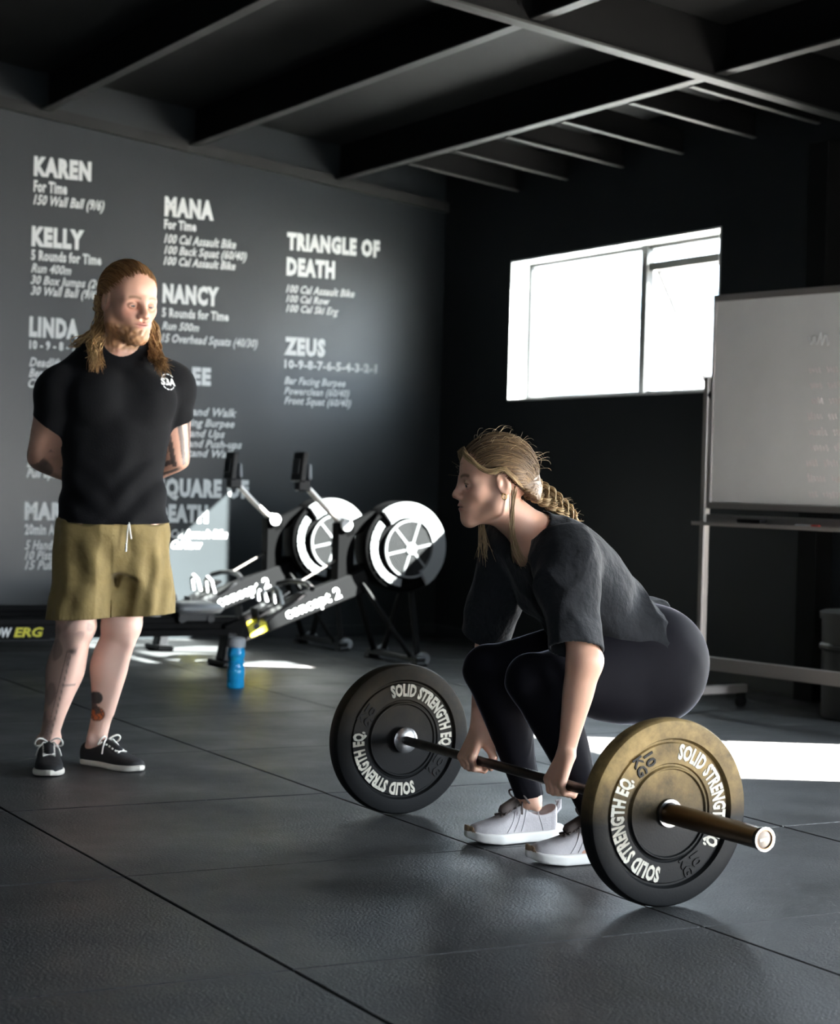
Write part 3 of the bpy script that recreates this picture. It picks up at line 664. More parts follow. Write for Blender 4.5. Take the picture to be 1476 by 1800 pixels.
# ------------------------------------------------------------------ signed-distance modelling for bodies, cloth and shoes
f32 = np.float32
def V3(*a): return np.array(a, dtype=np.float64)
def nrm(v): v = np.asarray(v, float); return v/np.linalg.norm(v)
def axes(segs):
    """segs: list of (start, end, step) -> increasing coordinates"""
    out = []
    for a, b, h in segs:
        n = max(1, int(round((b-a)/h))); out.append(np.linspace(a, b, n, endpoint=False))
    out.append([segs[-1][1]])
    return np.concatenate(out).astype(f32)
PAD = .045
class Field:
    def __init__(s, xs, ys, zs, fill=1.):
        s.ax = (xs, ys, zs); s.V = np.full((len(xs), len(ys), len(zs)), fill, f32); s.o = np.zeros(3); s.A = np.eye(3); s.s = 1.
    def like(s): return Field(*s.ax)
    def frame(s, o=(0, 0, 0), A=None, sc=1.):
        s.o = np.asarray(o, float); s.A = np.eye(3) if A is None else np.asarray(A, float); s.s = sc
    def w(s, p): return s.o + s.s*(np.asarray(p, float)@s.A)
    def wd(s, d): return np.asarray(d, float)@s.A
    def sl(s, lo, hi):
        r = []
        for a, l, h in zip(s.ax, lo, hi):
            i = int(np.searchsorted(a, l)); j = int(np.searchsorted(a, h)); r.append(slice(max(0, i-1), min(len(a), j+1)))
        return tuple(r)
    def pts(s, sl): return s.ax[0][sl[0]][:, None, None], s.ax[1][sl[1]][None, :, None], s.ax[2][sl[2]][None, None, :]
    def op(s, sl, d, k, mode):
        a = s.V[sl]
        if a.size == 0: return
        d = d.astype(f32, copy=False)
        if mode == 'u':
            if k > 0:
                h = np.maximum(k-np.abs(a-d), 0); s.V[sl] = np.minimum(a, d) - h*h*f32(.25/k)
            else: s.V[sl] = np.minimum(a, d)
        else:
            if mode == 's': d = -d
            if k > 0:
                h = np.maximum(k-np.abs(a-d), 0); s.V[sl] = np.maximum(a, d) + h*h*f32(.25/k)
            else: s.V[sl] = np.maximum(a, d)
    def loc(s, sl, c, R):
        X, Y, Z = s.pts(sl); X = X-f32(c[0]); Y = Y-f32(c[1]); Z = Z-f32(c[2]); R = R.astype(f32)
        return (R[0, 0]*X+R[0, 1]*Y+R[0, 2]*Z, R[1, 0]*X+R[1, 1]*Y+R[1, 2]*Z, R[2, 0]*X+R[2, 1]*Y+R[2, 2]*Z)
    def ell(s, c, r, k=.02, R=None, mode='u', g=0.):
        c = s.w(c); r = np.asarray(r, float)*s.s + g; Rw = s.A if R is None else np.asarray(R, float)@s.A
        m = np.sqrt(((Rw.T*r)**2).sum(1)) + PAD
        sl = s.sl(c-m, c+m); x, y, z = s.loc(sl, c, Rw)
        ir = (1/r).astype(f32)
        k0 = np.sqrt((x*ir[0])**2+(y*ir[1])**2+(z*ir[2])**2); k1 = np.sqrt((x*ir[0]**2)**2+(y*ir[1]**2)**2+(z*ir[2]**2)**2)+f32(1e-6)
        s.op(sl, k0*(k0-1)/k1, k*s.s, mode)
    def cap(s, a, b, ra, rb=None, k=.02, mode='u', g=0.):
        rb = ra if rb is None else rb
        a = s.w(a); b = s.w(b); ra = ra*s.s+g; rb = rb*s.s+g
        m = max(ra, rb)+PAD; sl = s.sl(np.minimum(a, b)-m, np.maximum(a, b)+m)
        X, Y, Z = s.pts(sl); ba = b-a; L2 = max(float(ba@ba), 1e-9)
        X = X-f32(a[0]); Y = Y-f32(a[1]); Z = Z-f32(a[2]); ba = ba.astype(f32)
        h = np.clip((X*ba[0]+Y*ba[1]+Z*ba[2])/f32(L2), 0, 1)
        d = np.sqrt((X-ba[0]*h)**2+(Y-ba[1]*h)**2+(Z-ba[2]*h)**2) - (f32(ra)+f32(rb-ra)*h)
        s.op(sl, d, k*s.s, mode)
    def chain(s, pts, rs, k=.01, mode='u', g=0.):
        for i in range(len(pts)-1): s.cap(pts[i], pts[i+1], rs[i], rs[i+1], k if i == 0 else min(k, .006), mode, g)
    def loft(s, o, ez, ex, st, k=.02, mode='u', g=0., ext=0., ek=.012, n=2., ext0=None):
        """elliptical sections (t, cx, cy, rx, ry) along ez from o; g grows every section, ext lengthens both ends"""
        o = s.w(o); ez = nrm(s.wd(ez)); ex = s.wd(ex); ex = nrm(ex-ez*(ex@ez)); ey = np.cross(ez, ex)
        st = np.asarray(st, float); st = st*s.s; t0, t1 = st[0, 0]-(ext if ext0 is None else ext0), st[-1, 0]+ext
        tt = np.linspace(st[0, 0], st[-1, 0], 80); cols = []
        for c in range(1, 5):
            y = st[:, c]; x = st[:, 0]; mI = np.gradient(y, x) if len(x) > 2 else np.full(len(x), (y[-1]-y[0])/(x[-1]-x[0]))
            i = np.clip(np.searchsorted(x, tt)-1, 0, len(x)-2); h = x[i+1]-x[i]; u = (tt-x[i])/h
            cols.append((2*u**3-3*u**2+1)*y[i]+(u**3-2*u**2+u)*h*mI[i]+(-2*u**3+3*u**2)*y[i+1]+(u**3-u**2)*h*mI[i+1])
        cx, cy, rx, ry = cols; rx = np.maximum(rx+g, .002); ry = np.maximum(ry+g, .002)
        ring = []
        for j in range(0, 80, 4):
            for a in (-1, 1):
                for b in (-1, 1): ring.append(o+ez*tt[j]+ex*(cx[j]+a*rx[j])+ey*(cy[j]+b*ry[j]))
        for t in (t0, t1): ring.append(o+ez*t)
        ring = np.array(ring); sl = s.sl(ring.min(0)-PAD-ext, ring.max(0)+PAD+ext)
        x, y, t = s.loc(sl, o, np.stack([ex, ey, ez]))
        tc = np.clip(t, tt[0], tt[-1]); f = (tc-f32(tt[0]))*f32(79/(tt[-1]-tt[0]))
        i0 = np.minimum(f.astype(np.int32), 78); fr = f-i0
        def it(c): c = c.astype(f32); a = c[i0]; return a+(c[i0+1]-a)*fr
        RX, RY = it(rx), it(ry); qx = (x-it(cx))/RX; qy = (y-it(cy))/RY
        if n == 2.: k0 = np.sqrt(qx*qx+qy*qy)
        else: k0 = (np.abs(qx)**f32(n)+np.abs(qy)**f32(n))**f32(1/n)
        k1 = np.sqrt((qx/RX)**2+(qy/RY)**2)+f32(1e-5); kk = np.sqrt(qx*qx+qy*qy)
        d = (k0-1)*kk/k1
        dz = np.maximum(f32(t0)-t, t-f32(t1)); h = np.maximum(ek-np.abs(d-dz), 0)
        d = np.maximum(d, dz)+h*h*f32(.25/ek) if ek > 0 else np.maximum(d, dz)
        s.op(sl, d, k*s.s, mode)
    def plane(s, p, n, k=.004, box=None, mode='i'):
        """keep the side the normal points away from (within a box only)"""
        p = s.w(p); n = nrm(s.wd(n))
        sl = (slice(None),)*3 if box is None else s.sl(*box)
        X, Y, Z = s.pts(sl); d = (X-f32(p[0]))*f32(n[0])+(Y-f32(p[1]))*f32(n[1])+(Z-f32(p[2]))*f32(n[2])
        s.op(sl, np.broadcast_to(d, s.V[sl].shape), k, mode)
    def displace(s, fn, band=.05):
        m = np.abs(s.V) < band; i, j, k = np.nonzero(m)
        P = np.stack([s.ax[0][i], s.ax[1][j], s.ax[2][k]], -1); s.V[i, j, k] -= fn(P).astype(f32)
    def mesh(s):
        V = s.V; xs, ys, zs = s.ax; S = V < 0
        c = np.zeros(tuple(n-1 for n in V.shape), np.int8)
        for a in (0, 1):
            for b in (0, 1):
                for d in (0, 1): c += S[a:S.shape[0]-1+a, b:S.shape[1]-1+b, d:S.shape[2]-1+d]
        act = (c > 0) & (c < 8); I, J, K = np.nonzero(act); n = len(I)
        idx = np.full(act.shape, -1, np.int32); idx[I, J, K] = np.arange(n)
        acc = np.zeros((n, 3)); cnt = np.zeros(n)
        X, Y, Z = xs.astype(float), ys.astype(float), zs.astype(float)
        for axn in range(3):
            for a in (0, 1):
                for b in (0, 1):
                    if axn == 0: p0 = (I, J+a, K+b); p1 = (I+1, J+a, K+b)
                    elif axn == 1: p0 = (I+a, J, K+b); p1 = (I+a, J+1, K+b)
                    else: p0 = (I+a, J+b, K); p1 = (I+a, J+b, K+1)
                    v0 = V[p0]; v1 = V[p1]; m = (v0 < 0) != (v1 < 0); dv = v0-v1; t = np.where(m, v0/np.where(dv == 0, 1, dv), 0)
                    P0 = np.stack([X[p0[0]], Y[p0[1]], Z[p0[2]]], -1); P1 = np.stack([X[p1[0]], Y[p1[1]], Z[p1[2]]], -1)
                    acc[m] += (P0+(P1-P0)*t[:, None])[m]; cnt[m] += 1
        P = acc/cnt[:, None]; Q = []
        for axn in range(3):
            a = [slice(None)]*3; b = [slice(None)]*3; a[axn] = slice(0, -1); b[axn] = slice(1, None)
            ch = S[tuple(a)] != S[tuple(b)]; i, j, k = np.nonzero(ch); e = [i, j, k]; o1, o2 = [q for q in range(3) if q != axn]
            ok = (e[o1] > 0) & (e[o2] > 0) & (e[o1] < V.shape[o1]-1) & (e[o2] < V.shape[o2]-1); e = [q[ok] for q in e]
            def at(d1, d2):
                q = list(e); q[o1] = q[o1]-d1; q[o2] = q[o2]-d2; return idx[tuple(q)]
            quad = np.stack([at(1, 1), at(0, 1), at(0, 0), at(1, 0)], -1)
            flip = S[tuple(e)] == (axn == 1); quad[flip] = quad[flip][:, ::-1]
            Q.append(quad)
        return P, np.concatenate(Q)
def smooth(P, Q, it=1, lam=.5):
    E = np.concatenate([Q[:, [0, 1]], Q[:, [1, 2]], Q[:, [2, 3]], Q[:, [3, 0]]]); n = len(P)
    for _ in range(it):
        for l in (lam, -lam*1.03):
            S = np.stack([np.bincount(E[:, 0], P[E[:, 1], c], n)+np.bincount(E[:, 1], P[E[:, 0], c], n) for c in range(3)], -1)
            d = np.bincount(E.ravel(), minlength=n)[:, None]; P = P + l*(S/np.maximum(d, 1)-P)
    return P
def np_obj(name, P, Q, m, parent=None, col=None, flat=False):
    me = bpy.data.meshes.new(name); n = len(P); k = Q.shape[1]
    me.vertices.add(n); me.vertices.foreach_set('co', np.ascontiguousarray(P, dtype=f32).ravel())
    me.loops.add(Q.size); me.loops.foreach_set('vertex_index', np.ascontiguousarray(Q, dtype=np.int32).ravel())
    me.polygons.add(len(Q)); me.polygons.foreach_set('loop_start', np.arange(0, Q.size, k, dtype=np.int32)); me.polygons.foreach_set('loop_total', np.full(len(Q), k, np.int32))
    me.update(calc_edges=True); me.polygons.foreach_set('use_smooth', np.full(len(Q), not flat))
    if col is not None:
        at = me.attributes.new('Col', 'FLOAT_COLOR', 'POINT'); c4 = np.ones((n, 4), f32); c4[:, :3] = col; at.data.foreach_set('color', c4.ravel())
    me.materials.append(m); me.validate()
    return link(bpy.data.objects.new(name, me), parent)
def sstep(a, b, x): t = np.clip((x-a)/(b-a), 0, 1); return t*t*(3-2*t)
def wob(P, seed, freq, n=5):
    """smooth pseudo-noise in about -1..1"""
    r = np.random.default_rng(seed); v = np.zeros(len(P))
    for i in range(n):
        k = r.normal(size=3); k *= freq*(.6+.9*r.random())/np.linalg.norm(k); v += np.sin(P@k+r.random()*6.28+ .8*np.sin(P@(k[[1, 2, 0]]*.7)))
    return v/n*1.6
def strands(name, lines, radii, cols, m, parent, sides=3):
    """lines (S,N,3), radii (S,N), cols (S,3) -> one mesh of tapered hair locks"""
    L = np.asarray(lines, float); S, N, _ = L.shape; R = np.asarray(radii, float)
    T = np.gradient(L, axis=1); T /= np.linalg.norm(T, axis=2, keepdims=True)+1e-9
    ref = np.zeros_like(T); ref[..., 2] = 1; ref[np.abs(T[..., 2]) > .85] = (1, 0, 0)
    U = np.cross(T, ref); U /= np.linalg.norm(U, axis=2, keepdims=True)+1e-9; W = np.cross(T, U)
    P = np.stack([L + (U*math.cos(2*PI*k/sides)+W*math.sin(2*PI*k/sides))*R[..., None] for k in range(sides)], 2).reshape(-1, 3)
    base = (np.arange(S)[:, None]*N+np.arange(N-1)[None])[..., None]*sides; k = np.arange(sides); k2 = (k+1) % sides
    Q = np.stack([base+k, base+k2, base+k2+sides, base+k+sides], -1).reshape(-1, 4)
    col = np.repeat(np.asarray(cols), N*sides, 0)
    return np_obj(name, P, Q, m, parent, col)

# ------------------------------------------------------------------ head, eyes, hands, shoes
def head_sdf(F, man):
    """head in the current frame: x forward, y to its left, z up, origin in the middle of the skull"""
    e, c = F.ell, F.cap
    e((-.012, 0, .018), (.098, .076, .090), .01)
    e((.040, 0, .030), (.046, .062, .055), .03)
    j = 1.12 if man else 1.
    e((.036, 0, -.048), (.054, .054*j, .072), .03)
    for s in (-1, 1):
        e((.056, s*.038, -.030), (.026, .025, .022), .03)
        c((.002, s*.054*j, -.052), (.012, s*.050*j, -.080), .016, .015, .03)
        c((.012, s*.050*j, -.080), (.074, s*.012*j, -.109), .016, .013, .025)
        c((.083, s*.010, .006), (.070, s*.046, .004), .010 if man else .0075, .009 if man else .007, .018)
        e((.086, s*.032, -.014), (.013, .019, .0125), .012, mode='s')
    e((.081, 0, -.107), (.017*j, .020*j, .016*j), .02)
    e((.076, 0, -.070), (.024, .034, .028), .025)
    n = 1.08 if man else .92
    F.cap((.089, 0, .006), (.104, 0, -.028), .0075*n, .0095*n, .014)
    e((.1085, 0, -.0385), (.0125*n, .0115*n, .0105*n), .012)
    for s in (-1, 1):
        e((.100, s*.0125*n, -.044), (.0105, .0075, .0075), .007)
        e((.1045, s*.006, -.0505), (.005, .0035, .004), .003, mode='s')
    e((.0955, 0, -.0665), (.0105, .0225, .0055), .006); e((.0930, 0, -.0765), (.0105, .020, .0065), .006)
    e((.103, 0, -.0712), (.009, .026, .0012), .003, mode='s')
    e((.101, 0, -.0575), (.004, .0035, .007), .006, mode='s')
    for s in (-1, 1):
        # upper and lower lids over the eyeball
        e((.0775, s*.0325, -.0125), (.0145, .0165, .0125), .005)
        e((.0905, s*.0325, -.0150), (.009, .0125, .0030 if man else .0040), .003, mode='s')
        # ear
        ca, sa = math.cos(.22), math.sin(.22); R = np.array([[ca, 0, -sa], [0, 1, 0], [sa, 0, ca]])
        e((-.006, s*.080, -.014), (.020, .0075, .034), .006, R)
        e((.000, s*.087, -.012), (.011, .0055, .021), .005, R, mode='s')
        e((.005, s*.080, -.012), (.0055, .006, .009), .005)
def eyes(F, parent, root, iris, look=(1, 0, -.12)):
    for s in (-1, 1):
        bm = bmesh.new(); bmesh.ops.create_uvsphere(bm, u_segments=24, v_segments=16, radius=1)
        P = np.array([v.co[:] for v in bm.verts]); bm.free()
        lk = nrm(look); d = P@lk
        col = np.where((d > .955)[:, None], np.array([.004, .004, .004]), np.where((d > .84)[:, None], np.array(iris), np.array([.24, .21, .195])))
        c = F.w((.0768, s*.0325, -.0138)); W = P@F.A*(.0121*F.s)+c-root
        bm = bmesh.new(); bmesh.ops.create_uvsphere(bm, u_segments=24, v_segments=16, radius=1); bm.verts.index_update()
        fs = [[v.index for v in f.verts] for f in bm.faces]; bm.free()
        me = bpy.data.meshes.new('eye'); me.from_pydata(W.tolist(), [], fs); me.polygons.foreach_set('use_smooth', [True]*len(fs))
        at = me.attributes.new('Col', 'FLOAT_COLOR', 'POINT'); c4 = np.ones((len(P), 4), f32); c4[:, :3] = col; at.data.foreach_set('color', c4.ravel()); me.materials.append(M['eye'])
        link(bpy.data.objects.new('eye', me), parent)
def face_colour(L, base, lip, blush, brow, man):
    """albedo over the face from head-local positions"""
    n = len(L); col = np.tile(np.array(base), (n, 1)); x, y, z = L.T
    front = sstep(.02, .06, x)
    def mixc(w, c): 
        nonlocal col; col = col*(1-w[:, None])+np.array(c)*w[:, None]
    g = lambda c, r: np.exp(-(((L-np.array(c))/np.array(r))**2).sum(1))
    mixc(.55*(g((.075, .042, -.035), (.03, .022, .02))+g((.075, -.042, -.035), (.03, .022, .02))), blush)
    mixc(.5*g((.112, 0, -.04), (.02, .016, .014)), blush)
    w = np.maximum(g((.100, 0, -.0665), (.02, .023, .006)), g((.098, 0, -.0765), (.02, .021, .007))); mixc(np.clip(w*1.5-.25, 0, .85), lip)
    mixc(np.clip(1.6*g((.104, 0, -.0712), (.012, .024, .0018)), 0, .8), (.12, .035, .03))
    for s in (-1, 1):
        ay = y*s; arc = .010+.004*np.sin((ay-.012)/.038*PI); w = sstep(.010, .016, ay)*sstep(.054, .044, ay)*np.exp(-((z-arc)/.0042)**2)*sstep(.03, .06, x)
        mixc(np.clip(w*1.1, 0, .85)*(.9 if man else 1), brow)
        w = np.exp(-((z+.0098-.004*np.cos((ay-.0325)/.016*1.4)+.002)/.0016)**2)*sstep(.016, .021, ay)*sstep(.050, .045, ay)*sstep(.07, .085, x); mixc(np.clip(w, 0, .8)*(.4 if man else 1), (.03, .02, .015))
    return col
def soft_interp(x, xp, fp, w=.035):
    return sum(np.interp(x+d*w, xp, fp)*c for d, c in ((-1, .12), (-.6, .2), (-.2, .18), (.2, .18), (.6, .2), (1, .12)))
def shoe(prefix, parent, o, yaw, L, W, H, style, root=np.zeros(3), sleeve=None):
    """a lace-up shoe: foot frame x forward from the heel, y left, z up; heel at o on the floor"""
    ca, sa = math.cos(yaw), math.sin(yaw); A = np.array([[ca, sa, 0], [-sa, ca, 0], [0, 0, 1]])
    o = np.asarray(o, float); h = .0026
    xs, ys, zs = axes([(-.03, L+.02, h)]), axes([(-W/2-.03, W/2+.03, h)]), axes([(-.012, H+.06, h)])
    run = style == 'runner'
    th = .030 if run else .021
    # outline of the sole as sections along x
    def sole(F, z0, z1, g, mode='u', k=0.):
        sl = (slice(None),)*3; X, Y, Z = F.pts(sl); x = X/L
        hw = soft_interp(x.ravel(), [-.04, 0, .03, .10, .25, .42, .6, .72, .84, .93, .985, 1.0, 1.03], [0, .0, .46, .66, .68, .66, .84, .96, .90, .68, .32, 0, 0]).astype(f32)[:, None, None]*W/2
        cy = (np.interp(x.ravel(), [0, .3, .7, 1], [0, .002, .0, -.004])).astype(f32)[:, None, None]
        dxy = np.abs(Y-cy)-hw-f32(g); 
        ends = np.maximum(-X-f32(g), X-f32(L+g)); dxy = np.maximum(dxy, ends)
        lift = (np.interp(x.ravel(), [0, .04, .12, .7, .9, 1.02], [.006, .002, 0, 0, .006, .020] if run else [.002, 0, 0, 0, .002, .006])).astype(f32)[:, None, None]
        dz = np.maximum(lift+f32(z0)-Z, Z-f32(z1)-lift*.6)
        hh = np.maximum(.008-np.abs(dxy-dz), 0); d = np.maximum(dxy, dz)+hh*hh*f32(.25/.008)
        F.op(sl, d, k, mode)
    F = Field(xs, ys, zs); sole(F, 0, th, .003 if not run else .006)
    if run:
        F.cap((-.012, 0, .026), (.03, 0, .030), .012, .02, .02)
    P, Q = F.mesh(); P = smooth(P, Q, 2)
    root_e = bpy.data.objects.new(prefix, None); link(root_e, parent); root_e.location = tuple(o-root); root_e.rotation_euler = (0, 0, yaw)
    np_obj('sole', P, Q, M['foam'] if run else M['white_rubber'], root_e)
    hw = lambda t: float(np.interp(t, [0, .03, .10, .25, .42, .6, .72, .84, .93, .985, 1.0], [.3, .56, .70, .70, .68, .82, .92, .86, .66, .34, .1]))*W/2
    if run: tops = [(.0, .085), (.06, .105), (.14, .100), (.26, .098), (.40, .108), (.52, .090), (.64, .072), (.76, .060), (.88, .053), (.96, .045), (1.0, .032)]
    else: tops = [(.0, .060), (.06, .078), (.14, .076), (.26, .078), (.36, .092), (.50, .080), (.62, .064), (.74, .053), (.86, .047), (.95, .040), (1.0, .026)]
    top = lambda t: float(np.interp(t, [a for a, b in tops], [b for a, b in tops]))*H/.105
    def upper(F, g, ext=0.):
        st = [(max(t, .002)*L+(.004 if t == 0 else 0), top(t)/2, 0, top(t)/2, max(hw(t)*.98, .014)) for t in (0, .06, .14, .26, .36, .44, .52, .64, .76, .88, .96, .995)]
        F.loft((0, 0, 0), (1, 0, 0), (0, 0, 1), st, .0, g=g, ext=ext, ek=.02, n=2.6)
    F = Field(xs, ys, zs); upper(F, 0)
    F2 = F.like(); upper(F2, -.005); F2.plane((0, 0, th), (0, 0, -1), 0)
    zo = H*(.92 if run else .74)
    F.plane((0, 0, th-.006), (0, 0, -1), 0)
    # the collar dips at the ankle
    cz = .071 if run else .060
    F.ell((.24*L, 0, cz+.050), (.062, .08, .050), .004, mode='s')
    F.loft((.235*L, 0, cz-.022), (-.03, 0, 1), (1, 0, 0), [(0, 0, 0, .030, .014), (.02, 0, 0, .038, .020), (.06, 0, 0, .044, .024)], .004, mode='s', ek=.01)
    P, Q = F.mesh(); P = smooth(P, Q, 2)
    np_obj('upper', P, Q, M['knit'] if run else M['canvas'], root_e)
    # surface height of the vamp
    def zt(x, y): t = x/L; return top(t)/2+top(t)/2*(max(0, 1-abs(y/max(hw(t), .01))**2.6))**(1/2.6)
    lm = M['knit_dark'] if run else M['lace_white']
    rr = .0030 if run else .0031
    bm = bmesh.new(); tg = []
    for k in range(9):
        t = .38+.26*k/8; tg.append((t*L, 0, zt(t*L, 0)))
    # tongue
    bm2 = bmesh.new(); tube(bm2, [(x-.004, 0, z-.004) for x, _, z in tg[:1]]+[(x, 0, z-.006) for x, _, z in tg], [.014]+[.019]*8+[.012], 10)
    for v in bm2.verts: v.co.z += (.009 if run else .0)
    tn = obj('tongue', bm2, M['knit_dark'] if run else M['canvas'], root_e, True)
    rows = 5
    for k in range(rows):
        t0 = .42+.05*k; t1 = t0+.045
        for s in (-1, 1):
            pts = []
            for q in range(9):
                u = q/8; x = (t0+(t1-t0)*u)*L; y = s*(-.020+.040*u); pts.append((x, y, zt(x, y)+rr*.8))
            tube(bm, pts, rr, 6)
    x0 = .40*L; z0 = zt(x0, 0)+.006
    for s in (-1, 1):
        lp = []
        for q in range(15):
            a = q/14*PI*1.0; u = math.sin(a)
            lp.append((x0+.012*math.sin(2*a)+.012*u, s*(.046*u), z0+.020*math.sin(a*1.0)*(1-.4*u)+(.014*math.sin(2*a))-.012*u*u))
        tube(bm, lp, rr, 6)
        tube(bm, [(x0, 0, z0), (x0+.012, s*.018, z0+.004), (x0+.020, s*.034, z0-.016), (x0+.024, s*.042, z0-.040)], rr*.9, 6)
    lathe(bm, [(0, z0-.006), (.006, z0-.003), (.006, z0+.003), (0, z0+.006)], 10, 'Z', (x0, 0, 0))
    obj('laces', bm, lm, root_e, True)
    if run:
        for s in (-1, 1):
            bm = bmesh.new()
            for xa, xb in ((.40, .47), (.46, .56), (.53, .64), (.30, .22)):
                pts = []
                for q in range(9):
                    u = q/8; x = (xa+(xb-xa)*u)*L; tp = top(x/L); z = tp*(.93-.02)-(tp*.91-th-.002)*u; rl = abs((z-tp/2)/(tp/2))
                    pts.append((x, s*hw(x/L)*.985*max(0, 1-rl**2.6)**(1/2.6), z))
                tube(bm, pts, .0019, 6)
            obj('overlay_seams', bm, M['knit_seam'], root_e, True)
        F = Field(*axes_box((.90*L, L+.02), (-W/2, W/2), (.0, .06), .0022)); sole(F, .012, .044, .0055); F2 = F.like(); sole(F2, .0, .06, .002); F.V = np.maximum(F.V, -F2.V*1.); F.plane((.945*L, 0, .02), (-1, 0, .25), 0)
        P, Q = F.mesh()
        if len(P): np_obj('toe_bumper', P, Q, M['gum'], root_e)
        bm = bmesh.new(); tube(bm, [(.012, 0, H*.62), (-.004, 0, H*.78), (-.006, 0, H*.98), (.006, 0, H*.94)], [.008, .010, .007, .004], 8); obj('heel_tab', bm, M['knit'], root_e, True)
    return root_e, o, A
def axes_box(a, b, c, h): return axes([(a[0], a[1], h)]), axes([(b[0], b[1], h)]), axes([(c[0], c[1], h)])
M['knit_seam'] = mat('grey_welded_overlay', (.40, .385, .39), .6)
M['gum'] = mat('gum_rubber', (.26, .17, .10), .6)
# ------------------------------------------------------------------ the woman at the bar
WR = V3(2.86, 4.465, 0.)
woman = empty('person', tuple(WR)); tag(woman, 'woman in a loose dark t-shirt and black leggings crouching to lift the barbell', 'person')
def wmesh(F, name, m, col=None, sm=1, parent=None):
    P, Q = F.mesh(); P = smooth(P, Q, sm); return np_obj(name, P-WR, Q, m, parent or woman, col(P) if col else None)
YC = 4.465
SP_O = V3(3.10, YC, .55); SP_Z = nrm((-.72, 0, .694)); SP_X = nrm((.694, 0, .72))
WH = dict(o=V3(2.650, YC+.012, 1.012), sc=.985)
fw_ = nrm((-.945, .30, -.10)); lf_ = nrm(np.cross((0, 0, 1), fw_)); up_ = np.cross(fw_, lf_)
WH['A'] = np.stack([fw_, lf_, up_])
HANDS = {-1: V3(BX, 4.238, BZ), 1: V3(BX, 4.692, BZ)}     # near hand (her left) and far hand
SHO = {-1: V3(2.775, 4.305, .815), 1: V3(2.800, 4.635, .815)}
ELB = {-1: V3(2.772, 4.205, .545), 1: V3(2.808, 4.735, .535)}
KNE = {-1: V3(2.692, 4.335, .486), 1: V3(2.732, 4.628, .484)}
ANK = {-1: V3(2.905, 4.300, .095), 1: V3(2.895, 4.632, .095)}
HIP = {-1: V3(3.09, 4.385, .495), 1: V3(3.09, 4.548, .495)}
FOOT = {-1: (V3(2.995, 4.295, 0), PI-.06), 1: V3(0, 0, 0)}
def w_legs(F, g=0., cuff=False):
    for s in (-1, 1):
        h, k, a = HIP[s], KNE[s], ANK[s]
        F.ell((3.125, YC+s*.080, .510), (.155, .112, .158), .05, g=g)
        L = np.linalg.norm(k-h); d = (k-h)/L
        F.loft(h, d, (0, 0, 1), [(-.03, 0, 0, .120, .095), (.06, -.004, 0, .130, .100), (.16, -.004, 0, .116, .092), (.27, .0, 0, .084, .074), (L-.02, .0, 0, .064, .060), (L+.02, 0, 0, .058, .056)], .03, g=g, ek=.04)
        F.ell(k+V3(-.012, 0, .004), (.052, .052, .056), .03, g=g)
        L = np.linalg.norm(a-k); d = (a-k)/L
        F.loft(k, d, (1, 0, 0), [(-.02, .0, 0, .056, .056), (.06, .008, 0, .060, .058), (.12, .016, 0, .064, .062), (.20, .012, 0, .055, .053), (.30, .004, 0, .041, .038), (L, 0, 0, .034, .031)], .02, g=g, ek=.02)
def w_torso(F, g=0., full=True):
    F.loft(SP_O, SP_Z, SP_X, ([(-.06, .0, 0, .100, .150), (.0, 0, 0, .112, .165)] if full else [])+[(.10, 0, 0, .094, .138), (.20, .0, 0, .098, .134), (.30, .0, 0, .108, .145), (.38, .0, 0, .096, .155), (.43, .0, 0, .070, .118), (.47, .0, 0, .050, .070)][:6 if full else 5], .03, ek=.04 if full else .01, g=g)
    for s in (-1, 1):
        F.cap(SP_O+SP_Z*.38+V3(0, s*.05, 0), SHO[s], .07, .056, .05, g=g)
        F.ell(SP_O+SP_Z*.29-SP_X*.085+V3(0, s*.065, 0), (.055, .06, .055), .04, g=g)
        if not full: F.cap(SHO[s], SHO[s]*.75+ELB[s]*.25, .060, .056, .03, g=g)
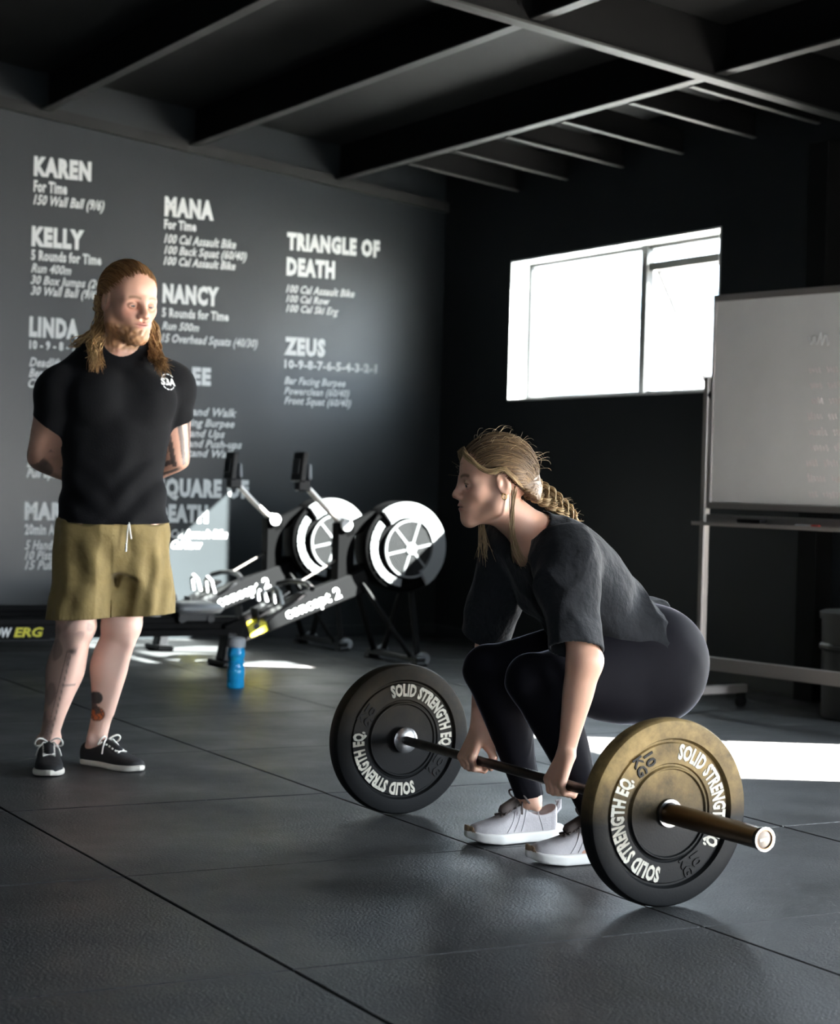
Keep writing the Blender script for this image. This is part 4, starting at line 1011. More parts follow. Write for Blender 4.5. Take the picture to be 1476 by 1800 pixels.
def w_body(F):
    w_torso(F); w_legs(F)
    for s in (-1, 1):
        S, E, Hn = SHO[s], ELB[s], HANDS[s]; W = Hn+V3(.006, 0, .088)
        L = np.linalg.norm(E-S); F.loft(S, E-S, (1, 0, 0), [(-.01, 0, 0, .056, .054), (.06, 0, 0, .054, .050), (.14, 0, 0, .049, .045), (L-.03, 0, 0, .041, .038), (L+.01, 0, 0, .040, .037)], .03, ek=.03)
        F.ell(E+V3(.010, 0, 0), (.036, .034, .04), .03)
        L = np.linalg.norm(W-E); F.loft(E, W-E, (1, 0, 0), [(-.02, .0, 0, .040, .037), (.03, 0, 0, .0435, .040), (.08, 0, 0, .042, .038), (.15, 0, 0, .033, .030), (L, 0, 0, .0255, .0225), (L+.02, 0, 0, .027, .022)], .025, ek=.02)
        # hand closed over the bar: back of the hand forward, four fingers curled under, thumb behind
        m = -s
        for j in range(4):
            y = m*(.030-.0205*j); ln = (1., 1.06, 1.0, .86)[j]; rf = (.0098, .0100, .0095, .0084)[j]
            K = Hn+V3(-.027-.003*ln, y, .010-.002*j); Pp = Hn+V3(-.023*ln, y, -.019*ln); Q_ = Hn+V3(.010, y, -.0255); T_ = Hn+V3(.027*ln, y*.97, -.010)
            F.cap(W+V3(-.002, y*.55, -.014), K+V3(.004, 0, .006), .0145, .0118, .014)
            F.ell(K, (rf*1.25, rf*1.12, rf*1.25), .006)
            F.chain([K, Pp, Q_, T_], [rf*1.04, rf*.98, rf*.92, rf*.82], .005)
        F.cap(W+V3(.010, m*.012, -.010), Hn+V3(.020, m*.036, .040), .0155, .0140, .016)
        F.chain([Hn+V3(.020, m*.036, .042), Hn+V3(.0275, m*.050, .012), Hn+V3(.018, m*.053, -.017)], [.0135, .0110, .0088], .008)
        # foot inside the shoe
        a = ANK[s]; F.cap(a+V3(.008, 0, -.04), a+V3(-.06, 0, -.064), .018, .010, .015); F.ell(a+V3(.0, s*-.026, .004), (.013, .009, .013), .012); F.ell(a+V3(.0, s*.026, .0), (.013, .009, .013), .012)
    # neck and head
    nb = SP_O+SP_Z*.44
    F.cap(nb, WH['o']+V3(.020, 0, -.075), .056, .050, .04)
    F.frame(**WH); head_sdf(F, False); F.frame()
def w_colour(P):
    L = (P-WH['o'])@WH['A'].T/WH['sc']
    base = np.array([.57, .325, .230]); n = len(P); col = np.tile(base, (n, 1))*(1+.05*wob(P, 3, 60))[:, None]
    m = P[:, 2] > .88
    col[m] = face_colour(L[m], base, (.44, .17, .14), (.60, .27, .20), (.12, .07, .04), False)
    for s in (-1, 1):                                    # knuckles and fingertips a little redder
        d = np.linalg.norm(P-HANDS[s], axis=1); w = np.exp(-(d/.035)**2)*.35; col = col*(1-w[:, None])+np.array([.60, .29, .21])*w[:, None]
    return col
wx = axes([(2.44, 2.52, .005), (2.52, 2.80, .0026), (2.80, 3.32, .0055)]); wy = axes([(4.10, 4.19, .005), (4.19, 4.30, .0026), (4.30, 4.37, .005), (4.37, 4.57, .0026), (4.57, 4.63, .005), (4.63, 4.75, .0026), (4.75, 4.84, .005)])
wz = axes([(0., .17, .0055), (.17, .33, .0026), (.33, .86, .0055), (.86, 1.15, .0026)])
F = Field(wx, wy, wz); w_body(F); wbody = wmesh(F, 'body', M['skin_w'], w_colour, 1)
F0 = F; F0.frame(**WH); eyes(F0, woman, WR, (.045, .035, .025), (1, 0, -.22))

# leggings
lx, ly, lz = axes([(2.62, 3.34, .0048)]), axes([(4.20, 4.74, .0048)]), axes([(.09, .76, .0048)])
F = Field(lx, ly, lz)
F.loft(SP_O, SP_Z, SP_X, [(-.06, .0, 0, .100, .150), (.0, 0, 0, .112, .165), (.10, 0, 0, .094, .138)], .03, ek=.03, g=.005)
w_legs(F, .005); 
for s in (-1, 1): F.plane(ANK[s]+V3(0, 0, .035), (.22, 0, -1), .002, ((2.6, ANK[s][1]-.12, 0), (3.05, ANK[s][1]+.12, .2)))
def leg_fold(P):
    rib = .0011*np.sin(P[:, 1]*520)*sstep(.36, .28, P[:, 2])*sstep(2.83, 2.86, P[:, 0])
    return rib+.0012*wob(P, 8, 45)
F.displace(leg_fold, .02)
wmesh(F, 'leggings', M['leggings'], None, 1)

# loose t-shirt
def w_tee(F, g, ext):
    w_torso(F, g+.012, False)
    F.loft(SP_O, SP_Z, SP_X, [(-.07, -.012, 0, .176, .204), (.04, -.014, 0, .158, .188), (.13, -.020, 0, .136, .166), (.21, -.016, 0, .134, .164), (.29, -.010, 0, .134, .170), (.36, -.006, 0, .118, .180), (.41, -.004, 0, .092, .158), (.45, .0, 0, .072, .105), (.475, .0, 0, .064, .076)], .02, g=g, ext=ext, ek=.004)
    for s in (-1, 1):
        S = SHO[s]+V3(-.002, -s*.03, .02); E = V3(2.757, 4.208, .575) if s < 0 else V3(2.800, 4.742, .568); d = E-S; L = np.linalg.norm(d)
        tilt = nrm(d+V3(-.02, 0, 0)*1)
        F.loft(S, nrm((d[0]-.03, d[1], d[2])), (1, 0, 0), [(-.03, .0, 0, .075, .070), (.05, .004, 0, .082, .074), (.12, .008, 0, .082, .068), (L-.06, .014, 0, .078, .062), (L, .020, 0, .079, .061)], .035, g=g, ext=ext, ek=.004, ext0=g)
tx, ty, tz = axes([(2.58, 3.26, .0037)]), axes([(4.09, 4.86, .0037)]), axes([(.42, .98, .0037)])
F = Field(tx, ty, tz); w_tee(F, 0., 0.); F2 = F.like(); w_tee(F2, -.008, .06)
def w_fold(P):
    q = P-SP_O; t = q@SP_Z; b = q@SP_X
    y = P[:, 1]-YC; back = sstep(-.06, .05, b); up = np.abs(y)
    def crease(e1, seed, fr, squash=.70):                  # ridged noise drawn out along e1
        e1 = nrm(e1); Q = P-squash*(P@e1)[:, None]*e1; v = wob(Q, seed, fr, 6); return .55-np.abs(v)*1.5
    slv = sstep(.11, .16, up)
    r = .0105*crease((.15, 1, .1), 31, 34, .6)*sstep(.30, .10, t)*(.4+.6*back)          # bunched over the small of the back
    r += .0095*crease((.55, 0, -.83), 32, 38)*slv*sstep(.55, .62, P[:, 2])               # slanting creases on the sleeves
    r += .0070*crease((-.55, .6, .55), 33, 30)*(1-slv)*sstep(.12, .26, t)                # drag lines from armpit to shoulder
    r += .0045*wob(P, 5, 24)+.0022*wob(P, 6, 60)
    return r
F.displace(w_fold, .04); F2.displace(w_fold, .04)
F.V = np.maximum(F.V, -F2.V)
F.plane(V3(3.165, YC, .672), (.80, 0, -.60), .002)      # hem
# neck opening, lower at the front
nk = SP_O+SP_Z*.468; F.cap(nk-SP_Z*.045-SP_X*.035, nk+SP_Z*.10-SP_X*.06, .052, .085, .006, mode='s')
wmesh(F, 't_shirt', M['tee_w'], None, 2)

# shoes
for s in (-1, 1):
    a = ANK[s]; shoe('running_shoe', woman, V3(2.985 if s > 0 else 2.992, a[1]+(.012 if s > 0 else .004), 0), PI-.03 if s > 0 else PI-.16, .285, .098, .112, 'runner', WR)

# hair: close cap, combed strands, loose front locks and a plait
A_, o_, sc_ = WH['A'], WH['o'], WH['sc']
def h2w(p): return o_+sc_*(np.asarray(p, float)@A_)
hc = o_
F = Field(*axes_box((hc[0]-.16, hc[0]+.18), (hc[1]-.13, hc[1]+.13), (hc[2]-.15, hc[2]+.16), .003)); F.frame(**WH)
F.ell((-.013, 0, .020), (.108, .086, .099), .0); F.ell((-.075, 0, -.045), (.050, .052, .045), .04)
for s in (-1, 1): F.ell((-.010, s*.062, .010), (.060, .026, .046), .02)
F.plane((.064, 0, .060), (.62, 0, -.80), .012)            # forehead and temple line
for s in (-1, 1): F.ell((.034, s*.088, -.036), (.056, .040, .052), .006, mode='s')   # face and ear kept clear
for s in (-1, 1): F.ell((-.010, s*.094, -.014), (.026, .030, .038), .004, mode='s')
F.frame()
def hair_rel(P):
    L = (P-o_)@A_.T/sc_; ang = np.arctan2(L[:, 1], L[:, 2]+.02); return .0016*np.sin(ang*70+8*L[:, 0]/.1)+.0012*wob(P, 9, 80)
F.displace(hair_rel, .02)
def hair_col(P):
    L = (P-o_)@A_.T/sc_; ang = np.arctan2(L[:, 1], L[:, 2]+.02); w = .5+.5*np.sin(ang*45+2*np.sin(L[:, 0]*40)); w = w*.6+.4*(.5+.5*wob(P, 12, 150))
    back = sstep(.03, -.05, L[:, 0])
    return (np.array([.055, .030, .015])*(1-w[:, None])+np.array([.13, .078, .037])*w[:, None])*(1+.2*back[:, None])  # back of the cap lightened a little to imitate rim light
hair = wmesh(F, 'hair', M['hair_w'], hair_col, 1)
def ell_push(p, g):                                        # put points on the hair ellipsoid
    c = V3(-.013, 0, .020); r = V3(.108, .086, .099)+g; q = (p-c)/r; return c+q/np.linalg.norm(q, axis=-1, keepdims=True)*r
def spline(P, n):
    t = np.linspace(0, len(P)-1, n); i = np.clip(t.astype(int), 0, len(P)-2); u = (t-i)[:, None]; m = np.gradient(P, axis=0)
    return (2*u**3-3*u**2+1)*P[i]+(u**3-2*u**2+u)*m[i]+(-2*u**3+3*u**2)*P[i+1]+(u**3-u**2)*m[i+1]
rg = np.random.default_rng(5); lines = []; rad = []; cols = []
hl = np.array([(.078, .0, .078), (.080, .030, .070), (.068, .055, .052), (.046, .072, .030), (.022, .082, .012), (-.004, .088, .018), (-.022, .088, -.008)])
N = 16
for i in range(620):
    s = -1 if rg.random() < .5 else 1; u = rg.random()**.9*(len(hl)-1); k = min(int(u), len(hl)-2); st = hl[k]+(hl[k+1]-hl[k])*(u-k)
    st = st*V3(1, s, 1)+rg.normal(size=3)*.003; st[0] -= rg.random()**2*.12*(1-u/7)
    y0 = st[1]; e = V3(-.098+rg.normal()*.008, y0*.16+rg.normal()*.007, -.050+rg.normal()*.010)
    mid = V3(-.030-.02*rg.random(), y0*1.05, .115-.10*(u/6)**1.2)
    t = np.linspace(0, 1, N)[:, None]; p = (1-t)**2*st+2*t*(1-t)*mid+t*t*e
    p = ell_push(p, .0012+.0030*rg.random()); p[-3:] = p[-3:]*.4+e*.6
    lines.append(h2w(p)-WR); rad.append(np.interp(np.linspace(0, 1, N), [0, .1, .8, 1], [.0005, .0013, .0013, .0006])*(.7+.7*rg.random()))
    w = rg.random(); cols.append((np.array([.060, .034, .017])*(1-w)+np.array([.19, .118, .056])*w)*(1.45 if u > 3.6 else 1.))  # strands running to the nape coloured lighter, as if rim lit
# lighter locks framing the face along the hairline
for i in range(70):
    s = -1 if i % 3 == 0 else 1; t = np.linspace(0, 1, N)
    key = np.array([(.079, .004, .084), (.084, .033, .071), (.073, .059, .051), (.052, .079, .028), (.026, .090, .018), (-.006, .094, .024), (-.040, .088, -.012), (-.088, .030, -.048)])*V3(1, s, 1)
    key[:, 2] += .010*rg.random()-.004; key += rg.normal(size=key.shape)*.0022; lines.append(h2w(spline(key, N))-WR); rad.append(np.interp(t, [0, .1, .85, 1], [.0006, .0016, .0015, .0006])); w = rg.random(); cols.append(np.array([.17, .105, .05])*(1-w)+np.array([.42, .29, .15])*w)
# stray hairs standing off the outline
for i in range(90):
    th = rg.random()*PI*.95; ph = rg.normal()*.5
    d = nrm((math.cos(th), math.sin(ph), math.sin(th))); p0 = ell_push(d[None]*.1, 0)[0]; dd = nrm(rg.normal(size=3)*.5+d*.35+V3(-.9, 0, -.1)); t = np.linspace(0, 1, N)[:, None]
    p = p0+dd*t*(.02+.035*rg.random())+d*.010*np.sin(t*PI)+V3(0, 0, -.008)*t*t
    lines.append(h2w(p)-WR); rad.append(np.linspace(.00045, .0002, N)); cols.append((.45, .33, .2))
# loose locks: one in front of the near ear, a thin curtain on the far side
for i in range(46):
    t = np.linspace(0, 1, N)[:, None]
    if i < 22:
        p0 = V3(-.034, .080, -.030)+rg.normal(size=3)*.004; p1 = V3(-.022, .086, -.09)+rg.normal(size=3)*.003; p2 = V3(-.010, .070, -.175)+rg.normal(size=3)*V3(.008, .004, .006); p3 = V3(-.045, .062, -.235)+rg.normal(size=3)*.008
    else:
        p0 = V3(.030, -.078, -.02)+rg.normal(size=3)*.006; p1 = V3(.028, -.074, -.09)+rg.normal(size=3)*.010; p2 = V3(.026, -.062, -.16)+rg.normal(size=3)*.012; p3 = V3(.034, -.06, -.215)+rg.normal(size=3)*.014
    p = (1-t)**3*p0+3*t*(1-t)**2*p1+3*t*t*(1-t)*p2+t**3*p3
    lines.append(h2w(p)-WR); rad.append(np.interp(np.linspace(0, 1, N), [0, .2, .8, 1], [.0008, .0013, .0011, .0004])); w = rg.random(); cols.append(np.array([.24, .15, .075])*(1-w)+np.array([.48, .35, .2])*w)
strands('hair_strands', lines, rad, cols, M['hair_w'], hair)
# plait: three ropes of strands woven from the nape down the back
pb = np.array([(2.752, YC+.005, .985), (2.796, YC, .966), (2.840, YC-.006, .938), (2.878, YC-.008, .908), (2.904, YC-.008, .880)])
NB = 60; cen = spline(pb, NB); lines = []; rad = []; cols = []; tN = np.linspace(0, 1, NB)
nrm_b = V3(.55, 0, .83)
for r3 in range(3):
    ph = r3*2*PI/3; a = tN*PI*5.6+ph; amp = np.interp(tN, [0, .15, .8, 1], [.021, .019, .014, .007])
    rope = cen+nrm_b*(np.sin(a)*amp+amp*.35)[:, None]+np.stack([0*a, np.sin(2*a), 0*a], -1)*(amp*.6)[:, None]
    for q in range(40):
        b = rg.random()*6.28; rr = math.sqrt(rg.random())*.0155; tw = a*.35+b
        off = np.stack([np.cos(tw)*rr*.6, np.cos(tw)*rr, np.sin(tw)*rr], -1)*np.interp(tN, [0, .8, 1], [1.1, .95, .5])[:, None]
        lines.append(rope+off-WR); rad.append(np.full(NB, .0017)*(.7+.6*rg.random())); w = rg.random(); cols.append(np.array([.20, .125, .060])*(1-w)+np.array([.50, .37, .21])*w)
for q in range(150):                                       # frizz
    i = rg.integers(2, NB-2); p0 = cen[i]+rg.normal(size=3)*.014; d = nrm(rg.normal(size=3)+nrm_b*1.0)*(.012+.018*rg.random()); t = np.linspace(0, 1, NB)[:, None]
    lines.append(p0+d*t+V3(0, 0, -.006)*t*t-WR); rad.append(np.linspace(.0005, .0002, NB)); cols.append((.5, .38, .23))
plait = strands('plait', lines, rad, cols, M['hair_w'], woman, 4)
ta = cen[-1]; bm = bmesh.new(); dT = nrm(cen[-1]-cen[-4])
tube(bm, [tuple(ta-WR-dT*.007), tuple(ta-WR+dT*.007)], .0135, 14); obj('hair_tie', bm, M['hair_tie'], plait, True)
lines = []; rad = []; cols = []; t = np.linspace(0, 1, N)[:, None]
for q in range(70):
    b = rg.random()*6.28; r0 = math.sqrt(rg.random()); off = V3(.3*math.cos(b), math.cos(b), math.sin(b))*r0
    p0 = ta+off*.008; p1 = ta+dT*.028+off*.018; p2 = ta+V3(.046, 0, -.040)+off*.010+rg.normal(size=3)*.004
    lines.append((1-t)**2*p0+2*t*(1-t)*p1+t*t*p2-WR); rad.append(np.linspace(.0016, .0006, N)); w = rg.random(); cols.append(np.array([.24, .14, .055])*(1-w)+np.array([.52, .37, .18])*w)
strands('plait_tail', lines, rad, cols, M['hair_w'], plait)
# small gold hoop in the near ear
bm = bmesh.new(); ep = h2w((-.004, .083, -.046))-WR
tube(bm, [tuple(ep+(A_[0]*math.cos(k/14*2*PI)*.006+A_[2]*(math.sin(k/14*2*PI)*.008-.004))) for k in range(14)], .0014, 6, closed=True); obj('earring', bm, M['gold'], woman, True)
# ------------------------------------------------------------------ the man watching
MG = V3(2.13, 6.28, 0.); MROT = math.atan2(-.332, .943)
man = empty('person', tuple(MG), MROT); tag(man, 'long haired bearded man in black t-shirt and khaki shorts, hands behind his back', 'person')
# authored in the man's own axes: x to his left (right in the picture), y away from the camera, z up
Z3 = np.zeros(3)
def mmesh(F, name, m, col=None, sm=1, parent=None):
    P, Q = F.mesh(); P = smooth(P, Q, sm); return np_obj(name, P, Q, m, parent or man, col(P) if col else None)
TA = math.radians(16); TX = V3(math.cos(TA), math.sin(TA), 0); TY = V3(-math.sin(TA), math.cos(TA), 0); TO = V3(.092, .04, 0)   # torso axes: to his left, to his back
HA = math.radians(30); pit = math.radians(-11)
hf = V3(math.sin(HA)*math.cos(pit), -math.cos(HA)*math.cos(pit), math.sin(pit)); hl_ = nrm(np.cross((0, 0, 1), hf)); hu = np.cross(hf, hl_)
MH = dict(o=V3(.128, .000, 1.584), A=np.stack([hf, hl_, hu]), sc=1.06)
m_sho = {-1: TO-TX*.184+TY*.00+V3(0, 0, 1.256), 1: TO+TX*.192+TY*.01+V3(0, 0, 1.290)}
m_elb = {-1: V3(-.146, .075, 1.050), 1: V3(.300, .175, 1.060)}
m_wri = {-1: V3(.050, .235, .955), 1: V3(.160, .270, .985)}
m_hip = {-1: TO-TX*.095+V3(0, 0, .84), 1: TO+TX*.095+V3(0, 0, .84)}
m_kne = {-1: V3(-.022, .012, .468), 1: V3(.128, .060, .470)}
m_ank = {-1: V3(-.103, .045, .095), 1: V3(.058, .105, .095)}
m_yaw = {-1: math.atan2(-1., .05), 1: math.atan2(-.74, .67)}
def leg(F, h, k, a, s, g=0.):
    L = np.linalg.norm(k-h); fr = V3(math.cos(m_yaw[s]*.5-PI/4), math.sin(m_yaw[s]*.5-PI/4), 0)
    F.loft(h, k-h, TX, [(-.02, 0, 0, .078, .100), (.10, 0, 0, .085, .100), (.22, 0, 0, .080, .086), (L-.05, 0, 0, .067, .069), (L+.02, 0, 0, .061, .062)], .04, g=g, ek=.03)
    toe = V3(math.cos(m_yaw[s]), math.sin(m_yaw[s]), 0)
    F.ell(k+toe*.030+V3(0, 0, .008), (.040, .040, .044), .03)
    F.ell(k+toe*.022+V3(0, 0, .065)-TX*.035, (.030, .030, .040), .03)          # vastus above the knee
    L = np.linalg.norm(a-k); d = a-k
    F.loft(k, d, toe, [(-.03, 0, 0, .058, .060), (.03, -.004, 0, .056, .057), (.09, -.014, 0, .062, .062), (.145, -.016, 0, .064, .065), (.22, -.008, 0, .050, .050), (.30, 0, 0, .037, .036), (L-.02, .0, 0, .036, .032), (L+.02, 0, 0, .038, .033)], .025, ek=.02)
    F.cap(k+toe*.040+V3(0, 0, -.05), k+d*.75+toe*.026, .018, .014, .03)          # shin
    sd = V3(-toe[1], toe[0], 0)
    for q in (-1, 1): F.ell(a+sd*q*.030+V3(0, 0, .004*q), (.013, .013, .016), .015)
    F.cap(a-toe*.015+V3(0, 0, -.04), a+toe*.13+V3(0, 0, -.068), .032, .022, .02)
def m_torso(F, g=0.):
    F.loft(TO, (0, 0, 1), TX, [(.76, 0, 0, .155, .105), (.84, 0, 0, .163, .112), (.94, 0, -.004, .154, .106), (1.03, 0, -.006, .158, .110), (1.12, 0, -.006, .172, .120), (1.22, 0, -.006, .180, .122), (1.30, 0, .0, .172, .108), (1.36, .0, .008, .135, .088), (1.41, .004, .010, .085, .068), (1.45, .008, .008, .064, .062)], .03, ek=.03, g=g)
    for s in (-1, 1):
        F.ell(TO+TX*s*.080-TY*.085+V3(0, 0, 1.245), (.078, .050, .062), .05, np.stack([TX, TY, V3(0, 0, 1)]), g=g)     # chest
        F.cap(TO+TX*s*.05+TY*.02+V3(0, 0, 1.405), m_sho[s]+V3(0, 0, .012), .048, .046, .05, g=g)                         # trapezius
        F.ell(m_sho[s]+TX*s*.010, (.068, .068, .078), .04, np.stack([TX, TY, V3(0, 0, 1)]), g=g)                          # deltoid
def m_body(F):
    m_torso(F)
    for s in (-1, 1):
        leg(F, m_hip[s], m_kne[s], m_ank[s], s)
        S, E, W = m_sho[s], m_elb[s], m_wri[s]
        L = np.linalg.norm(E-S); F.loft(S, E-S, TX, [(-.02, 0, 0, .060, .064), (.06, s*.004, 0, .067, .068), (.12, s*-.004, -.004, .068, .068), (.19, s*-.004, 0, .060, .060), (L-.01, 0, 0, .049, .050), (L+.02, 0, 0, .040, .042)], .03, ek=.03)
        F.ell(E, (.043, .045, .046), .03)
        L = np.linalg.norm(W-E); F.loft(E, W-E, (0, 0, 1), [(-.02, 0, 0, .043, .044), (.05, 0, 0, .052, .050), (.10, 0, 0, .048, .046), (L-.05, 0, 0, .034, .036), (L, 0, 0, .026, .032), (L+.02, 0, 0, .025, .033)], .03, ek=.02)
        # hands: the right one holds the left wrist
        hd = nrm(V3(.8*-s, .12, -.25 if s < 0 else -.5)); side = nrm(np.cross(hd, (0, 1, 0))); back = np.cross(side, hd)
        base = W+hd*.02
        for j in range(4):
            o = side*(.030-.020*j); ln = (.92, 1., .95, .78)[j]
            K = base+hd*.078+o+back*.004; P1 = K+hd*.040*ln-back*.012; P2 = P1+hd*.018*ln-back*.022; P3 = P2-hd*.006-back*.018*ln
            F.cap(base+o*.6, K, .016, .0125, .014); F.chain([K, P1, P2, P3], [.0108, .010, .0095, .0085], .005)
        T0 = base+hd*.015+side*.028; T1 = T0+hd*.04+side*.022-back*.008; T2 = T1+hd*.028-back*.010
        F.chain([T0, T1, T2], [.015, .012, .0098], .012)
    F.cap(TO+V3(.01, .012, 1.38), MH['o']+V3(-.01, .015, -.075), .066, .060, .035)
    for s in (-1, 1): F.cap(MH['o']+MH['A'][1]*s*.045+V3(-.012, .01, -.05), TO+TX*s*.02-TY*.055+V3(.01, 0, 1.395), .016, .013, .03)
    F.frame(**MH); head_sdf(F, True)
    # beard volume along the jaw and chin
    F.ell((.076, 0, -.112), (.026, .030, .026), .02); F.cap((.072, .022, -.108), (.020, .058, -.078), .016, .012, .02); F.cap((.072, -.022, -.108), (.020, -.058, -.078), .016, .012, .02)
    F.frame()
def m_colour(P):
    L = (P-MH['o'])@MH['A'].T/MH['sc']; base = np.array([.55, .305, .215]); n = len(P); legw = sstep(.75, .45, P[:, 2])[:, None]; col = (np.tile(base, (n, 1))*(1-legw)+np.array([.66, .43, .345])*legw)*(1+.05*wob(P, 23, 50))[:, None]
    z = P[:, 2]; m = z > 1.40
    fc = face_colour(L[m], base, (.42, .15, .12), (.58, .20, .13), (.17, .085, .04), True)
    x_, y_, z_ = L[m].T
    # beard and moustache
    w = sstep(-.066, -.084, z_+.30*np.abs(y_)*0-.010*np.cos(y_*60)*0)*sstep(-.02, .02, x_)*sstep(-.165, -.15, z_)
    w = np.maximum(w, np.exp(-((z_+.0585)/.005)**2)*sstep(.034, .022, np.abs(y_))*sstep(.07, .085, x_)*.7)
    w = np.maximum(w, sstep(.040, .058, np.abs(y_))*sstep(-.03, -.07, z_)*sstep(-.01, .01, x_)*.6)
    lipm = np.exp(-(((z_+.0715)/.011)**2+(y_/.024)**2)); w = w*(1-np.clip(lipm*1.4, 0, 1))
    bc = np.array([.26, .13, .048])*(1+.35*wob(P[m], 31, 260))[:, None]
    col[m] = fc*(1-.8*w[:, None])+bc*.8*w[:, None]
    ink = np.array([.035, .033, .034])
    def tat(w):
        nonlocal col; w = np.clip(w, 0, 1)[:, None]; col = col*(1-w)+ink*w
    # his left arm: dark bands running along the arm
    for s in (-1, 1):
        S, E, W = m_sho[s], m_elb[s], m_wri[s]
        for a, b, r, up in ((S, E, .085, True), (E, W, .075, False)):
            d = b-a; L_ = np.linalg.norm(d); d = d/L_; t = (P-a)@d; q = P-a-t[:, None]*d; near = (np.linalg.norm(q, axis=1) < r)*(t > -.03)*(t < L_+.02)
            ang = np.arctan2(q@np.cross(d, V3(0, 1, 0)), q[:, 1])
            if s > 0:
                tat(near*sstep(.10, .35, np.sin(ang*9+t*14*(1 if up else -1)))*sstep(.06 if up else -.03, .10 if up else 0., t)*.9)
            elif not up:
                tat(near*(.55+.3*wob(P, 41, 45))*sstep(.0, .25, wob(P, 42, 40)+.25)*.9)
            else:
                tat(near*sstep(.20, .25, t)*sstep(.1, .4, wob(P, 44, 60))*.8)
    # right shin: linework figure covering the outer half, left shin: a small dark and orange motif
    k, a = m_kne[-1], m_ank[-1]; near = (P[:, 0] < .09)*(P[:, 2] < .52)*(P[:, 2] > .05)*(P[:, 0] < .02+.12*(P[:, 2]-.1)/.4+.0)
    ax_ = k[0]+(P[:, 2]-k[2])/(a[2]-k[2])*(a[0]-k[0]); u = P[:, 0]-ax_
    w = sstep(.012, -.004, u)*(.35+.35*sstep(-.1, .3, wob(P, 51, 70)))
    w = np.maximum(w, np.exp(-((u-.004)/.0022)**2)*.9*(z < .40)); w = np.maximum(w, np.exp(-((u+.010)/.0022)**2)*.9*(z < .40)); w = np.maximum(w, np.exp(-((z-.285)/.003)**2)*(np.abs(u) < .045)*.8)
    w = np.maximum(w, np.exp(-(((z-.40)/.012)**2+((u-.005)/.020)**2))*sstep(0, .3, wob(P, 52, 160)))
    w = np.maximum(w, sstep(.04, .10, z-.38)*sstep(.2, .5, wob(P, 53, 60))*.45)
    tat(near*(P[:, 0] < .085)*(P[:, 0] < .5*(m_kne[-1][0]+m_kne[1][0]))*w*.9)
    c = V3(.052, .070, .205); lm = (P[:, 0] > .0)*(P[:, 2] < .30)*(P[:, 1] < .12); u = P[:, 0]-c[0]; v = P[:, 2]-c[2]
    tat(lm*sstep(1.1, .9, np.sqrt((u/.022)**2+((v-.030)/.022)**2)))
    og = np.sqrt(((u-.003)/.026)**2+((v+.026)/.024)**2); w = (lm*sstep(1.1, .95, og))[:, None]; col = col*(1-w)+np.array([.50, .12, .03])*w
    tat(lm*np.exp(-((og-.98)/.08)**2)*.9); tat(lm*sstep(1.05, .9, og)*sstep(.55, .8, np.sin(u*330+2*np.sin(v*200)))*.8); tat(lm*sstep(.011, .008, np.abs(u*.8+v*.6+.004))*sstep(.03, .024, np.hypot(u, v))*.9)
    return col
mx = axes([(-.26, .02, .005), (.02, .26, .0027), (.26, .40, .005)]); my = axes([(-.22, -.125, .006), (-.125, .12, .0028), (.12, .36, .005)]); mz = axes([(0., 1.40, .005), (1.40, 1.72, .0027)])
F = Field(mx, my, mz); m_body(F)
def m_relief(P):
    L = (P-MH['o'])@MH['A'].T/MH['sc']; b = sstep(-.075, -.09, L[:, 2])*sstep(0, .03, L[:, 0])*(P[:, 2] > 1.40)
    return .0016*wob(P, 61, 280)*b
F.displace(m_relief, .01)
mmesh(F, 'body', M['skin_m'], m_colour, 1)
F.frame(**MH); eyes(F, man, Z3, (.02, .022, .024), (1, .05, -.30))

# t-shirt
def m_tee(F, g, ext):
    F.loft(TO, (0, 0, 1), TX, [(.80, 0, -.004, .197, .150), (.90, 0, -.004, .180, .134), (1.02, 0, -.006, .170, .122), (1.12, 0, -.006, .182, .130), (1.22, 0, -.006, .190, .133), (1.30, 0, .0, .182, .119), (1.36, .0, .008, .146, .099), (1.405, .004, .008, .098, .080), (1.432, .008, .006, .080, .074)], .0, g=g, ext=ext, ek=.004)
    m_torso(F, g+.008)
    for s in (-1, 1):
        F.ell(TO+TX*s*.080-TY*.085+V3(0, 0, 1.245), (.088, .060, .072), .05, np.stack([TX, TY, V3(0, 0, 1)]), g=g)
        F.cap(TO+TX*s*.06+TY*.02+V3(0, 0, 1.395), m_sho[s]+V3(0, 0, .010), .054, .054, .04, g=g)
        F.ell(m_sho[s]+TX*s*.012, (.074, .075, .084), .03, np.stack([TX, TY, V3(0, 0, 1)]), g=g)
        S, E = m_sho[s], m_elb[s]; d = nrm(E-S); t_ = nrm(d+TX*s*.30)
        F.loft(S-d*.0, t_ if s < 0 else nrm(d+TX*.22), TX, [(-.01, 0, 0, .066, .072), (.04, -s*.008, .006, .074, .078), (.085, -s*.024, .012, .076, .078), (.108, -s*.030, .016, .076, .077)], .02, g=g, ext=ext, ek=.003, ext0=g)
def m_fold(P):
    z = P[:, 2]; r = .0035*wob(P, 71, 22)+.0016*wob(P, 72, 55)
    r += .0045*np.sin((P[:, 0]*.75-z*1.0)*60+2.5*wob(P, 73, 9))*sstep(1.12, .95, z)*sstep(.02, .14, P[:, 0]-.02)
    r += .0035*np.sin((-P[:, 0]*.8-z*1.0)*65+2*wob(P, 74, 9))*sstep(1.08, .92, z)*sstep(.12, .0, P[:, 0])
    e1 = nrm((.75, 0, .65)); Q = P-.7*(P@e1)[:, None]*e1; r += .0035*(.55-np.abs(wob(Q, 75, 34, 6))*1.5)*sstep(1.15, .95, z)
    return r
sx, sy, sz = axes([(-.27, .42, .0036)]), axes([(-.22, .26, .0036)]), axes([(.78, 1.46, .0036)])
